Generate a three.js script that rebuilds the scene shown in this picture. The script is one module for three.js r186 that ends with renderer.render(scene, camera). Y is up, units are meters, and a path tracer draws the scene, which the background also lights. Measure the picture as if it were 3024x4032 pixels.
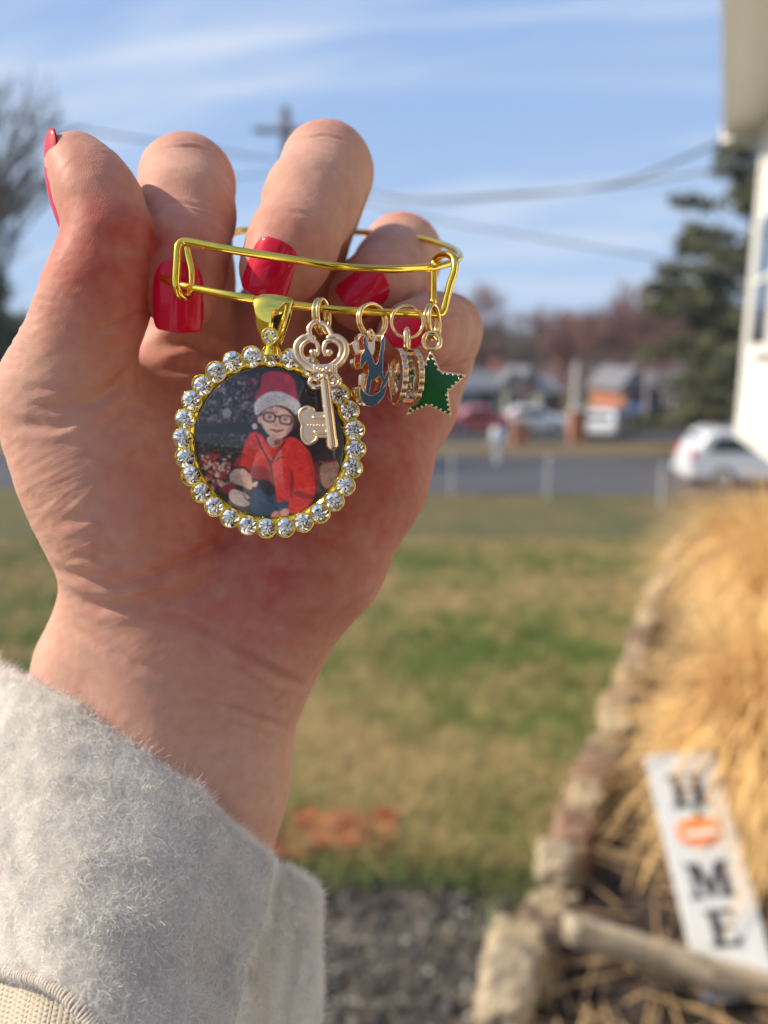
import * as THREE from 'three';
import { mergeGeometries, mergeVertices } from 'three/addons/utils/BufferGeometryUtils.js';
import { ImprovedNoise } from 'three/addons/math/ImprovedNoise.js';
import { RoundedBoxGeometry } from 'three/addons/geometries/RoundedBoxGeometry.js';
import { FontLoader } from 'three/addons/loaders/FontLoader.js';
import { TextGeometry } from 'three/addons/geometries/TextGeometry.js';

// ---------- camera ----------
const scene = new THREE.Scene();
const EYE = new THREE.Vector3(0, 1.55, 0), PITCH = THREE.MathUtils.degToRad(11.5), F = 3029;   // F: focal length in pixels of the 3024 x 4032 photograph
const camera = new THREE.PerspectiveCamera(2 * Math.atan(2016 / F) * 180 / Math.PI, 768 / 1024, 0.01, 3000);
camera.position.copy(EYE);
camera.rotation.set(-PITCH, 0, 0);
camera.updateMatrixWorld(true);
camera.focus = 0.133;
camera.userData.fStop = camera.getFocalLength() / 2.6;      // a phone lens with a 2.6 mm pupil

const renderer = new THREE.WebGLRenderer({ antialias: true });
renderer.setSize(768, 1024);
renderer.toneMapping = THREE.LinearToneMapping;
renderer.toneMappingExposure = 1.25;
renderer.shadowMap.enabled = true;

const V = (x, y, z) => new THREE.Vector3(x, y, z);
const clamp = (x, a, b) => Math.min(b, Math.max(a, x)), lerp = (a, b, t) => a + (b - a) * t;
const smooth = (a, b, x) => { const t = clamp((x - a) / (b - a), 0, 1); return t * t * (3 - 2 * t); };
const rng = (s) => () => { s = (s + 0x6d2b79f5) | 0; let t = Math.imul(s ^ (s >>> 15), 1 | s); t = (t + Math.imul(t ^ (t >>> 7), 61 | t)) ^ t; return ((t ^ (t >>> 14)) >>> 0) / 4294967296; };
const perlin = new ImprovedNoise();
const noise = (x, y, z = 0) => perlin.noise(x + 31.7, y + 17.3, z + 53.1);
const fbm = (x, y, z, n = 4) => { let s = 0, a = 0.5; for (let i = 0; i < n; i++) { s += a * noise(x, y, z); x *= 2.03; y *= 2.03; z *= 2.03; a *= 0.5; } return s; };
const CAMQ = camera.quaternion.clone();
// a pixel of the photograph (3024 wide) and a depth in metres -> a point
const fromPixel = (u, v, d) => V((u - 1512) / F * d, -(v - 2016) / F * d, -d).applyQuaternion(CAMQ).add(EYE);
const K = 3024 / 1659;                                         // most pixels below were read from a 1659 wide view
const P = (u, v, d) => fromPixel(u * K, v * K, d);
const rayDir = (u, v) => P(u, v, 1).sub(EYE).normalize();

// ---------- sky and sun ----------
const SUN = V(-0.79, 0.60, 0.03).normalize();
{
  const W = 2048, H = 1024, data = new Float32Array(W * H * 4);
  const plane = (d) => [d.x / (Math.max(d.y, 0) + 0.16), d.z / (Math.max(d.y, 0) + 0.16)];
  const trail = (a, b, c, e, width, weight) => ({ a: plane(rayDir(a, b)), b: plane(rayDir(c, e)), width, weight });
  const trails = [trail(0, 158, 1590, 8, 0.035, 0.30), trail(0, 228, 420, 196, 0.05, 0.16), trail(860, 150, 1590, 90, 0.06, 0.10)];
  for (let row = 0; row < H; row++) {
    const up = ((row + 0.5) / H - 0.5) * Math.PI, y = Math.sin(up), c = Math.cos(up);
    for (let col = 0; col < W; col++) {
      const ro = ((col + 0.5) / W - 0.5) * 2 * Math.PI, x = Math.cos(ro) * c, z = Math.sin(ro) * c;
      const t = Math.pow(clamp(y, 0, 1), 0.62), o = (row * W + col) * 4;
      const toSun = clamp(x * SUN.x + y * SUN.y + z * SUN.z, 0, 1);
      let r = lerp(0.43, 0.09, t), g = lerp(0.58, 0.225, t), b = lerp(0.77, 0.56, t);
      const glow = 0.25 * Math.pow(toSun, 3) + 1.4 * Math.pow(toSun, 14);      // hazy air round the sun
      r += glow; g += glow * 0.92; b += glow * 0.74;
      if (y > 0) {
        const [px, pz] = plane({ x, y, z });
        const q = px * 0.9 + pz * 0.42, s = -px * 0.42 + pz * 0.9;
        const veil = fbm(q * 0.55, s * 1.7, 3.1, 5) * 0.9 + fbm(q * 1.6 + 4, s * 7, 8.2, 4) * 0.6 + 0.10;
        let a = clamp(veil, 0, 1) * 0.75 * smooth(0.0, 0.12, y);
        for (const L of trails) {
          const dx = L.b[0] - L.a[0], dz = L.b[1] - L.a[1], n = Math.hypot(dx, dz);
          const dist = Math.abs((px - L.a[0]) * dz - (pz - L.a[1]) * dx) / n + 0.03 * noise(px * 3, pz * 3, 1);
          a += L.weight * Math.exp(-dist * dist / (L.width * L.width)) * (0.7 + 0.6 * noise(px * 1.4, pz * 1.4, 7));
        }
        a = clamp(a, 0, 0.9);
        r = lerp(r, 0.74, a); g = lerp(g, 0.77, a); b = lerp(b, 0.82, a);
      }
      data[o] = r; data[o + 1] = g; data[o + 2] = b; data[o + 3] = 1;
    }
  }
  const sky = new THREE.DataTexture(data, W, H, THREE.RGBAFormat, THREE.FloatType);
  sky.mapping = THREE.EquirectangularReflectionMapping;
  sky.magFilter = THREE.LinearFilter; sky.needsUpdate = true;
  scene.background = sky; scene.environment = sky;
}
const sun = new THREE.DirectionalLight(new THREE.Color().setRGB(1, 0.87, 0.69), 4.8);
sun.name = 'sun'; sun.position.copy(SUN).multiplyScalar(60); sun.castShadow = true;
sun.shadow.mapSize.set(4096, 4096); sun.shadow.radius = 1.2;
Object.assign(sun.shadow.camera, { left: -30, right: 30, top: 30, bottom: -30, near: 1, far: 160 });
scene.add(sun, sun.target);

// ---------- helpers ----------
const taken = new Map();
const numbered = (n) => { const k = taken.get(n) ?? 0; taken.set(n, k + 1); return k ? n + '_' + String(k).padStart(3, '0') : n; };
function tag(o, label, category, group, kind) { o.userData.label = label; if (category) o.userData.category = category; if (group) o.userData.group = group; if (kind) o.userData.kind = kind; return o; }
function mesh(name, geo, mat, parent = scene) {
  const m = new THREE.Mesh(geo, mat); m.name = parent === scene ? numbered(name) : name; m.castShadow = m.receiveShadow = true; parent.add(m); return m;
}
function thing(name, label, category, at = V(0, 0, 0), group, quaternion) {
  const g = new THREE.Group(); g.name = numbered(name); g.position.copy(at); if (quaternion) g.quaternion.copy(quaternion); tag(g, label, category, group); scene.add(g); return g;
}
const structure = (name, geo, mat, label) => { const m = mesh(name, geo, mat); m.userData.kind = 'structure'; if (label) m.userData.label = label; return m; };
const std = (r, g, b, o = {}) => new THREE.MeshPhysicalMaterial({ color: new THREE.Color().setRGB(r, g, b), roughness: 0.8, ...o });
const box = (w, h, d, x = 0, y = 0, z = 0) => new THREE.BoxGeometry(w, h, d).translate(x, y, z);
function tex(w, h, fn, srgb = true, repeat) {
  const d = new Uint8Array(w * h * 4);
  for (let y = 0; y < h; y++) for (let x = 0; x < w; x++) { const c = fn(x / w, y / h, x, y), o = (y * w + x) * 4; d[o] = clamp(c[0], 0, 255); d[o + 1] = clamp(c[1], 0, 255); d[o + 2] = clamp(c[2], 0, 255); d[o + 3] = 255; }
  const t = new THREE.DataTexture(d, w, h); t.wrapS = t.wrapT = THREE.RepeatWrapping; t.magFilter = THREE.LinearFilter; t.minFilter = THREE.LinearMipmapLinearFilter; t.generateMipmaps = true;
  if (srgb) t.colorSpace = THREE.SRGBColorSpace; if (repeat) t.repeat.set(...repeat); t.needsUpdate = true; return t;
}
// noise that repeats after one tile of n cells
function tileNoise(seed, n) {
  const R = rng(seed), g = Array.from({ length: n * n }, () => R());
  return (u, v) => { const x = u * n, y = v * n, ix = Math.floor(x), iy = Math.floor(y), s = x - ix, t = y - iy, a = s * s * (3 - 2 * s), b = t * t * (3 - 2 * t), at = (i, j) => g[((j % n + n) % n) * n + (i % n + n) % n]; return lerp(lerp(at(ix, iy), at(ix + 1, iy), a), lerp(at(ix, iy + 1), at(ix + 1, iy + 1), a), b); };
}
const tileFbm = (seed, n, oct) => { const L = Array.from({ length: oct }, (_, i) => tileNoise(seed + i * 7, n << i)); return (u, v) => { let s = 0, a = 0.5; for (const l of L) { s += a * l(u, v); a *= 0.5; } return s / (1 - Math.pow(0.5, oct)); }; };
// a round wire through points, with rounded ends
function wire(pts, r, seg, radial = 12, closed = false, tension = 0.5) {
  const c = new THREE.CatmullRomCurve3(pts, closed, 'catmullrom', tension), t = new THREE.TubeGeometry(c, seg, r, radial, closed);
  if (closed) return t;
  const ends = [pts[0], pts[pts.length - 1]].map((p) => new THREE.SphereGeometry(r, radial, 8).translate(p.x, p.y, p.z));
  return mergeGeometries([t, ...ends]);
}
function joined(list) {
  const mixed = list.some((g) => !g.index) && list.some((g) => g.index), all = mixed ? list.map((g) => (g.index ? g.toNonIndexed() : g)) : list;
  const names = Object.keys(all[0].attributes).filter((n) => all.every((g) => g.attributes[n]));
  for (const g of all) for (const n of Object.keys(g.attributes)) if (!names.includes(n)) g.deleteAttribute(n);
  return mergeGeometries(all);
}
// ---------- the hand: a distance field in millimetres, in axes that run with the picture (x right, y up, z towards the lens), meshed by surface nets ----------
const mm = (u, v, d) => [(u * K - 1512) / F * d, -(v * K - 2016) / F * d, -d];
const HANDBASE = V(-0.055, -0.11, -0.155);                      // wrist, in the same axes
const cone = (a, b) => ({ ax: a[0], ay: a[1], az: a[2], ra: a[3], bx: b[0] - a[0], by: b[1] - a[1], bz: b[2] - a[2], rb: b[3] - a[3] });
const joint = (u, v, d, r) => [...mm(u, v, d), r];
const chain = (...j) => j.slice(1).map((b, i) => { const c = cone(j[i], b); c.l2 = c.bx * c.bx + c.by * c.by + c.bz * c.bz; return c; });
const dCone = (c, x, y, z) => { const px = x - c.ax, py = y - c.ay, pz = z - c.az, t = clamp((px * c.bx + py * c.by + pz * c.bz) / c.l2, 0, 1), qx = px - t * c.bx, qy = py - t * c.by, qz = pz - t * c.bz; return Math.sqrt(qx * qx + qy * qy + qz * qz) - c.ra - t * c.rb; };
const smin = (a, b, k) => { const h = Math.max(k - Math.abs(a - b), 0) / k; return Math.min(a, b) - h * h * k * 0.25; };
const dChain = (cs, x, y, z, k) => { let d = dCone(cs[0], x, y, z); for (let i = 1; i < cs.length; i++) d = smin(d, dCone(cs[i], x, y, z), k); return d; };

const FINGERS = [
  { root: chain(joint(400, 815, 176, 11), joint(408, 600, 172, 9.6), joint(406, 400, 162, 9.3)), end: chain(joint(404, 396, 160.5, 9.6), joint(402, 460, 154, 8.9), joint(396, 545, 148, 8.0), joint(392, 600, 145.5, 7.0), joint(388, 650, 144.5, 5.7)) },
  { root: chain(joint(570, 800, 182, 11), joint(650, 560, 180, 9.6), joint(712, 380, 168, 9.4)), end: chain(joint(705, 366, 166, 9.8), joint(672, 440, 157, 8.9), joint(634, 525, 150, 7.9), joint(610, 570, 147.5, 6.8), joint(588, 592, 146.5, 5.8)) },
  { root: chain(joint(745, 820, 186, 11), joint(820, 690, 192, 9.4), joint(868, 560, 192, 9.6)), end: chain(joint(866, 548, 190, 9.8), joint(845, 590, 180, 8.6), joint(815, 620, 171, 7.6), joint(790, 637, 165, 6.9), joint(775, 645, 163, 6.0)) },
  { root: chain(joint(880, 870, 178, 11), joint(935, 780, 181, 8.6), joint(965, 715, 178, 7.8)), end: chain(joint(964, 712, 177, 8.0), joint(935, 712, 168, 7.2), joint(905, 722, 160, 6.4), joint(885, 728, 156, 5.6), joint(872, 732, 154, 5.0)) },
];
const THUMB = chain(joint(170, 360, 142, 5.9), joint(196, 395, 141, 6.5), joint(219, 440, 140.4, 7.1), joint(240, 520, 140, 7.8), joint(222, 600, 141, 8.9), joint(201, 670, 142, 9.2), joint(170, 765, 145, 9.8), joint(140, 862, 149, 10.8));
const PALM = [
  ...chain(joint(140, 862, 149, 10.8), joint(204, 985, 152.5, 13.6), joint(276, 1110, 156, 14.8), joint(310, 1290, 163, 13.8)),
  ...chain(joint(300, 1000, 160, 13), joint(370, 1180, 162, 15)),
  ...chain(joint(400, 830, 176, 11), joint(420, 1060, 172, 14), joint(400, 1300, 168, 16)),
  ...chain(joint(570, 830, 182, 11), joint(540, 1060, 178, 13), joint(450, 1320, 170, 16)),
  ...chain(joint(745, 840, 183, 11), joint(650, 1070, 174, 14), joint(515, 1330, 169, 15)),
  ...chain(joint(875, 870, 176, 11), joint(770, 1030, 168, 14), joint(665, 1200, 165, 15), joint(540, 1350, 167, 14)),
  ...chain(joint(400, 770, 182, 9.5), joint(570, 740, 190, 10), joint(745, 765, 194, 10), joint(880, 830, 186, 9)),
];
const WEB = chain(joint(150, 870, 152, 9), joint(290, 880, 165, 8), joint(400, 850, 176, 10));
const ARM = [...chain(joint(292, 1320, 166, 13.5), joint(234, 1440, 167, 13.6), joint(180, 1700, 166, 15.5), joint(40, 2080, 160, 19)), ...chain(joint(420, 1330, 168, 15), joint(370, 1450, 168.5, 13.5), joint(305, 1700, 167, 15.5), joint(190, 2080, 160, 18)), ...chain(joint(556, 1340, 168, 14.3), joint(518, 1450, 169, 13.8), joint(462, 1680, 168, 15), joint(370, 2080, 162, 18))];
const TENDON = chain(joint(360, 1400, 160, 7), joint(310, 1700, 158, 7));
function handField(x, y, z) {
  let p = dChain(PALM, x, y, z, 8);
  p = smin(p, dChain(ARM, x, y, z, 7), 9);
  p = smin(p, dChain(TENDON, x, y, z, 4), 14);
  p = smin(p, dChain(WEB, x, y, z, 6), 10);
  let t = dChain(THUMB, x, y, z, 2.5);
  let d = smin(p, t, 5);
  for (const f of FINGERS) {
    let r = smin(p, dChain(f.root, x, y, z, 3), 5);
    d = Math.min(d, smin(r, dChain(f.end, x, y, z, 4), 2.2));
  }
  return d;
}
const gradOf = (f, x, y, z, e = 0.15) => { const g = V(f(x + e, y, z) - f(x - e, y, z), f(x, y + e, z) - f(x, y - e, z), f(x, y, z + e) - f(x, y, z - e)); return g.normalize(); };

function surfaceNets(f, lo, hi, h) {
  const n = [0, 1, 2].map((i) => Math.ceil((hi[i] - lo[i]) / h / 8) * 8), [nx, ny, nz] = n, sx = nx + 1, sxy = sx * (ny + 1);
  const val = new Float32Array(sxy * (nz + 1)).fill(NaN), B = 8, reach = B * h * 0.5 * 1.7321 + h;
  const active = [];
  for (let k = 0; k < nz; k += B) for (let j = 0; j < ny; j += B) for (let i = 0; i < nx; i += B)
    if (Math.abs(f(lo[0] + (i + 4) * h, lo[1] + (j + 4) * h, lo[2] + (k + 4) * h)) < reach) active.push([i, j, k]);
  for (const [i0, j0, k0] of active) for (let k = k0; k <= k0 + B; k++) for (let j = j0; j <= j0 + B; j++) for (let i = i0; i <= i0 + B; i++) {
    const q = i + j * sx + k * sxy; if (Number.isNaN(val[q])) val[q] = f(lo[0] + i * h, lo[1] + j * h, lo[2] + k * h);
  }
  const cell = new Int32Array(sxy * (nz + 1)).fill(-1), pos = [], idx = [], corner = [0, 1, sx, sx + 1, sxy, sxy + 1, sxy + sx, sxy + sx + 1];
  const edges = [[0, 1], [2, 3], [4, 5], [6, 7], [0, 2], [1, 3], [4, 6], [5, 7], [0, 4], [1, 5], [2, 6], [3, 7]];
  for (const [i0, j0, k0] of active) for (let k = k0; k < k0 + B; k++) for (let j = j0; j < j0 + B; j++) for (let i = i0; i < i0 + B; i++) {
    const q = i + j * sx + k * sxy; let s = 0, x = 0, y = 0, z = 0, m = 0;
    for (let c = 0; c < 8; c++) if (val[q + corner[c]] < 0) s |= 1 << c;
    if (s === 0 || s === 255) continue;
    for (const [a, b] of edges) { const va = val[q + corner[a]], vb = val[q + corner[b]]; if ((va < 0) === (vb < 0)) continue; const t = va / (va - vb); x += lerp(a & 1, b & 1, t); y += lerp((a >> 1) & 1, (b >> 1) & 1, t); z += lerp(a >> 2, b >> 2, t); m++; }
    cell[q] = pos.length / 3; pos.push(lo[0] + (i + x / m) * h, lo[1] + (j + y / m) * h, lo[2] + (k + z / m) * h);
  }
  const quad = (a, b, c, d, flip) => { if (a < 0 || b < 0 || c < 0 || d < 0) return; flip ? idx.push(a, c, b, a, d, c) : idx.push(a, b, c, a, c, d); };
  for (const [i0, j0, k0] of active) for (let k = k0; k < k0 + B; k++) for (let j = j0; j < j0 + B; j++) for (let i = i0; i < i0 + B; i++) {
    const q = i + j * sx + k * sxy, v0 = val[q] < 0;
    if (j && k && v0 !== val[q + 1] < 0) quad(cell[q], cell[q - sx], cell[q - sx - sxy], cell[q - sxy], v0);
    if (i && k && v0 !== val[q + sx] < 0) quad(cell[q], cell[q - sxy], cell[q - sxy - 1], cell[q - 1], v0);
    if (i && j && v0 !== val[q + sxy] < 0) quad(cell[q], cell[q - 1], cell[q - 1 - sx], cell[q - sx], v0);
  }
  return { pos, idx };
}
// where the line of sight of a pixel meets the skin
function onSkin(u, v, field = handField, from = 110) {
  for (let d = from; d < 215;) { const p = mm(u, v, d), s = field(...p); if (s < 0.02) return p; d += Math.max(s * 0.9, 0.02); }
  return null;
}
const person = thing('person', 'left hand with pink nails and fuzzy cream sleeve, fingers hooked through a gold bangle', 'person', HANDBASE.clone().applyQuaternion(CAMQ).add(EYE), null, CAMQ);
const toPerson = (p) => [p[0] / 1000 - HANDBASE.x, p[1] / 1000 - HANDBASE.y, p[2] / 1000 - HANDBASE.z];
const CREASES = [
  [[84, 884], [145, 873], [204, 866], [255, 833], [278, 795], 0.9, 1.4], [[18, 917], [90, 918], [145, 910], [189, 884], 0.5, 1.3],
  [[60, 838], [130, 842], [200, 838], [250, 812], 0.4, 1.0],
  [[73, 1218], [156, 1240], [255, 1262], [345, 1236], [418, 1204], [473, 1175], [516, 1157], 0.75, 1.5],
  [[138, 1284], [218, 1309], [309, 1299], [400, 1288], [473, 1259], 0.55, 1.6],
  [[150, 1196], [230, 1210], [300, 1190], [380, 1150], 0.3, 1.2], [[90, 1130], [180, 1120], [260, 1085], [330, 1040], 0.25, 1.3],
  [[309, 1309], [364, 1331], [455, 1368], [546, 1426], [603, 1462], [652, 1478], 0.8, 1.2], [[440, 1515], [520, 1540], [580, 1560], [625, 1575], 0.35, 0.9],
  [[140, 1345], [230, 1400], [300, 1440], [420, 1475], 0.25, 1.2],
  [[337, 441], [380, 436], [440, 447], [480, 464], 0.22, 0.6], [[345, 455], [400, 450], [450, 462], 0.14, 0.5], [[350, 319], [413, 315], [473, 328], 0.35, 0.55],
  [[640, 300], [700, 292], [770, 310], 0.25, 0.6], [[600, 455], [660, 462], [720, 490], 0.15, 0.6],
  [[172, 684], [231, 706], [284, 691], [316, 672], 0.5, 0.9], [[150, 640], [190, 655], [220, 675], 0.2, 0.7],
  [[925, 800], [975, 797], [1012, 786], [1035, 768], 0.9, 1.2], [[930, 690], [985, 672], [1020, 690], 0.25, 0.7],
  [[335, 748], [400, 736], [470, 762], [540, 800], 0.9, 1.8], [[345, 800], [430, 790], [520, 830], 0.6, 1.8], [[420, 840], [560, 850], [700, 900], [800, 900], 0.7, 1.8],
  [[600, 1060], [700, 1080], [800, 1050], 0.25, 1.6],
];
{
  const lines = CREASES.map((c) => { const pts = []; const w = c[c.length - 1], depth = c[c.length - 2], px = c.slice(0, -2);
    for (let i = 0; i + 1 < px.length; i++) for (let k = 0; k < 24; k++) { const t = k / 24, q = onSkin(lerp(px[i][0], px[i + 1][0], t), lerp(px[i][1], px[i + 1][1], t)); if (q) pts.push(q); }
    const last = onSkin(...px[px.length - 1]); if (last) pts.push(last);
    return { pts, w, depth, lo: [0, 1, 2].map((a) => Math.min(...pts.map((p) => p[a])) - 3 * w), hi: [0, 1, 2].map((a) => Math.max(...pts.map((p) => p[a])) + 3 * w) }; });
  const { pos, idx } = surfaceNets(handField, [-92, -128, -214], [28, 92, -124], 0.5);
  const n = pos.length / 3, P3 = new Float32Array(n * 3), uv = new Float32Array(n * 2), col = new Float32Array(n * 3);
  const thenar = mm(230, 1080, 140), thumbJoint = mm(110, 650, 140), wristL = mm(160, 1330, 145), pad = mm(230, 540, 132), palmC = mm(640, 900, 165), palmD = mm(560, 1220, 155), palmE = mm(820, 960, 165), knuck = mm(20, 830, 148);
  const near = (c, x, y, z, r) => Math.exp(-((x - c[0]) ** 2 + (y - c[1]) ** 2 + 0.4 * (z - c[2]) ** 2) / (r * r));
  const tips = [...FINGERS.map((f) => f.end[f.end.length - 1]), THUMB[0]].map((c) => [c.ax, c.ay, c.az]);
  const tops = FINGERS.map((f) => [f.end[0].ax, f.end[0].ay + 7, f.end[0].az]);
  for (let i = 0; i < n; i++) {
    let x = pos[i * 3], y = pos[i * 3 + 1], z = pos[i * 3 + 2];
    const s = handField(x, y, z), g = gradOf(handField, x, y, z);
    x -= g.x * s; y -= g.y * s; z -= g.z * s;
    // folds and wrinkles of the skin
    let d = 0.22 * noise(x / 9, y / 9, z / 9) + 0.05 * noise(x / 2.6, y / 2.6, z / 2.6);
    for (const L of lines) {
      if (x < L.lo[0] || x > L.hi[0] || y < L.lo[1] || y > L.hi[1] || z < L.lo[2] || z > L.hi[2]) continue;
      let best = 1e9, end = 0; for (let k = 0; k < L.pts.length; k++) { const q = L.pts[k], e = (x - q[0]) ** 2 + (y - q[1]) ** 2 + (z - q[2]) ** 2; if (e < best) { best = e; end = Math.min(k, L.pts.length - 1 - k) / 26; } }
      const r = Math.sqrt(best) / L.w, fade = clamp(0.15 + end, 0, 1);
      d += 1.3 * L.depth * fade * (0.32 * Math.exp(-((r - 1.7) ** 2) * 1.6) - Math.exp(-r * r * 1.4) * (0.8 + 0.4 * noise(x / 3, y / 3, 9)));
    }
    const T = near(thenar, x, y, z, 20), J = near(thumbJoint, x, y, z, 9) + 0.7 * near(knuck, x, y, z, 12), W = near(wristL, x, y, z, 16);
    const a = y * 0.93 + x * -0.36 + 1.6 * noise(x / 12, y / 12, z / 12), b = x * 0.93 + y * 0.36;          // across and along the thenar wrinkles
    const ridges = (f, k) => { const q = noise(a * f, b * f * 0.16, k); return 1 - Math.abs(q) * 2.4; };
    d += T * (0.15 * ridges(0.34, 3) + 0.10 * ridges(0.75, 7) + 0.03 * noise(a * 1.6, b * 0.5, 4)) + W * 0.035 * ridges(0.6, 2);
    const a2 = y + x * 0.22 + 0.8 * noise(x / 5, y / 5, 1), b2 = x;
    d += J * (0.20 * (1 - 2.2 * Math.abs(noise(a2 * 0.62, b2 * 0.16, 5))) + 0.08 * noise(a2 * 1.4, b2 * 0.7, 6));
    d += 0.035 * noise(x * 0.9, y * 0.9, z * 0.9) + 0.02 * noise(x * 1.8, y * 1.8, z * 1.8);
    x += g.x * d; y += g.y * d; z += g.z * d;
    P3.set(toPerson([x, y, z]), i * 3);
    uv[i * 2] = (x + 0.7 * z) / 24; uv[i * 2 + 1] = (y + 0.3 * z) / 24;
    // pinker pads, knuckles, palm, blotchy; palm and thumb also painted with light-through-flesh glow
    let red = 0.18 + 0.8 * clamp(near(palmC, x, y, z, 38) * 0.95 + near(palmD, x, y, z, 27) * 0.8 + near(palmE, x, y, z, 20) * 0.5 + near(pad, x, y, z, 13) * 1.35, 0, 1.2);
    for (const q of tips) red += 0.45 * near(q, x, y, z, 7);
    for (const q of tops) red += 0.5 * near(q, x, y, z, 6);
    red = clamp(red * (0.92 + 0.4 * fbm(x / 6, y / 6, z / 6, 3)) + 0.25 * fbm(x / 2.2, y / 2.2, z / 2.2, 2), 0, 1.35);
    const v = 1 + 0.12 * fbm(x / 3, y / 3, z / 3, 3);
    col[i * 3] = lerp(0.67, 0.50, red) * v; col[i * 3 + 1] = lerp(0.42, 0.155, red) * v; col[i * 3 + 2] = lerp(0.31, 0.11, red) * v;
  }
  const geo = new THREE.BufferGeometry();
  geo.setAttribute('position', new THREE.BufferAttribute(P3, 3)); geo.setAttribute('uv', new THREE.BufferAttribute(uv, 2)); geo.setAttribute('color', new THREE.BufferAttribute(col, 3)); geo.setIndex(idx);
  geo.computeVertexNormals();
  const cells = 56, R = rng(5), pts = Array.from({ length: cells * cells }, () => [R(), R()]);
  const pores = tex(1024, 1024, (u, v) => {
    const x = u * cells, y = v * cells, ix = Math.floor(x), iy = Math.floor(y); let a = 9, b = 9;
    for (let j = -1; j <= 1; j++) for (let i = -1; i <= 1; i++) { const q = pts[((iy + j + cells) % cells) * cells + (ix + i + cells) % cells], e = Math.hypot(ix + i + q[0] - x, iy + j + q[1] - y); if (e < a) { b = a; a = e; } else if (e < b) b = e; }
    const h = 255 * clamp((b - a) * 1.8, 0, 1); return [h, h, h];
  }, false);
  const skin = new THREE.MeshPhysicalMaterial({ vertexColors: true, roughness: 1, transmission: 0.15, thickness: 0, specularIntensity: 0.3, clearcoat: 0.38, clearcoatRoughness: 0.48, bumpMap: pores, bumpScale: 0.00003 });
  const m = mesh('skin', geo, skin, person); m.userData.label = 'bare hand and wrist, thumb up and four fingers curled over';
}
// nails
const polish = new THREE.MeshPhysicalMaterial({ color: new THREE.Color().setRGB(0.56, 0.001, 0.03), roughness: 0.5, specularIntensity: 0.2, clearcoat: 0.45, clearcoatRoughness: 0.07 });
function nail(center, axis, normal, halfL, halfW, R, lift, curl = 0.12) {
  axis = axis.clone().normalize(); normal = normal.clone().addScaledVector(axis, -normal.dot(axis)).normalize();
  const side = axis.clone().cross(normal), NS = 36, NT = 24, th = Math.asin(Math.min(0.98, halfW / R)), pos = [], idx = [], uv = [];
  const put = (s, t, out) => {
    const p = s > 0 ? 5 : 2.6, w = Math.pow(Math.max(0, 1 - Math.pow(Math.abs(s), p)), 1 / p), a = t * th * w;
    const edge = Math.max(Math.abs(t) ** 6, Math.abs(s) ** 10), h = lift + (out ? 0.28 * Math.sqrt(Math.max(0, 1 - edge)) : -0.35) + 0.05 * noise(s * 2, t * 2, halfL);
    const q = center.clone().addScaledVector(axis, s * halfL).addScaledVector(side, R * Math.sin(a)).addScaledVector(normal, R * Math.cos(a) - R + h - curl * s * s * halfL * 0.5);
    pos.push(...toPerson([q.x, q.y, q.z])); uv.push(s, t);
  };
  for (let k = 0; k < 2; k++) for (let i = 0; i <= NS; i++) for (let j = 0; j <= NT; j++) put(-1 + 2 * i / NS, -1 + 2 * j / NT, k === 0);
  const row = NT + 1, sheet = row * (NS + 1), at = (k, i, j) => k * sheet + i * row + j;
  for (let i = 0; i < NS; i++) for (let j = 0; j < NT; j++) { idx.push(at(0, i, j), at(0, i + 1, j), at(0, i + 1, j + 1), at(0, i, j), at(0, i + 1, j + 1), at(0, i, j + 1)); idx.push(at(1, i, j), at(1, i + 1, j + 1), at(1, i + 1, j), at(1, i, j), at(1, i, j + 1), at(1, i + 1, j + 1)); }
  for (let i = 0; i < NS; i++) for (const j of [0, NT]) { const f = j === 0; const a = at(0, i, j), b = at(0, i + 1, j), c = at(1, i + 1, j), d = at(1, i, j); f ? idx.push(a, c, b, a, d, c) : idx.push(a, b, c, a, c, d); }
  const g = new THREE.BufferGeometry(); g.setAttribute('position', new THREE.Float32BufferAttribute(pos, 3)); g.setAttribute('uv', new THREE.Float32BufferAttribute(uv, 2)); g.setIndex(idx); g.computeVertexNormals();
  mesh('nail', g, polish, person);
}
function faceNail(bu, bv, tu, tv, halfW, R, lift, turn = [0, 0, 0], over = 0) {
  const b = V(...onSkin(bu, bv)), c0 = onSkin((bu + tu) / 2, (bv + tv) / 2), c = V(...c0), n = gradOf(handField, ...c0, 1.5).add(V(...turn)).normalize();
  const axis = c.clone().sub(b); axis.addScaledVector(n, -axis.dot(n));
  const tip = V(...mm(tu, tv, -c.z)), len = tip.clone().sub(V(...mm(bu, bv, -c.z))).length() / 2 / Math.max(0.55, Math.abs(axis.clone().normalize().y * 0 + Math.sqrt(1 - axis.clone().normalize().z ** 2)));
  nail(c.clone().addScaledVector(axis.clone().normalize(), over), axis, n, len, halfW, R, lift);
}
faceNail(386, 570, 383, 715, 4.5, 6.2, 0.25);
faceNail(606, 523, 557, 638, 4.4, 5.8, 0.25);
faceNail(832, 594, 744, 656, 4.4, 5.8, 0.25);
faceNail(912, 696, 842, 738, 3.6, 4.9, 0.25);
{ const a = V(...mm(150, 520, 142)), b = V(...mm(111, 302, 142)), axis = b.clone().sub(a), n = V(-0.975, -0.15, 0.08).normalize(), c = a.clone().lerp(b, 0.5).addScaledVector(n, 1.75); nail(c, axis, n, axis.length() / 2, 5.8, 6.6, 0.1, 0.30); }
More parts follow.
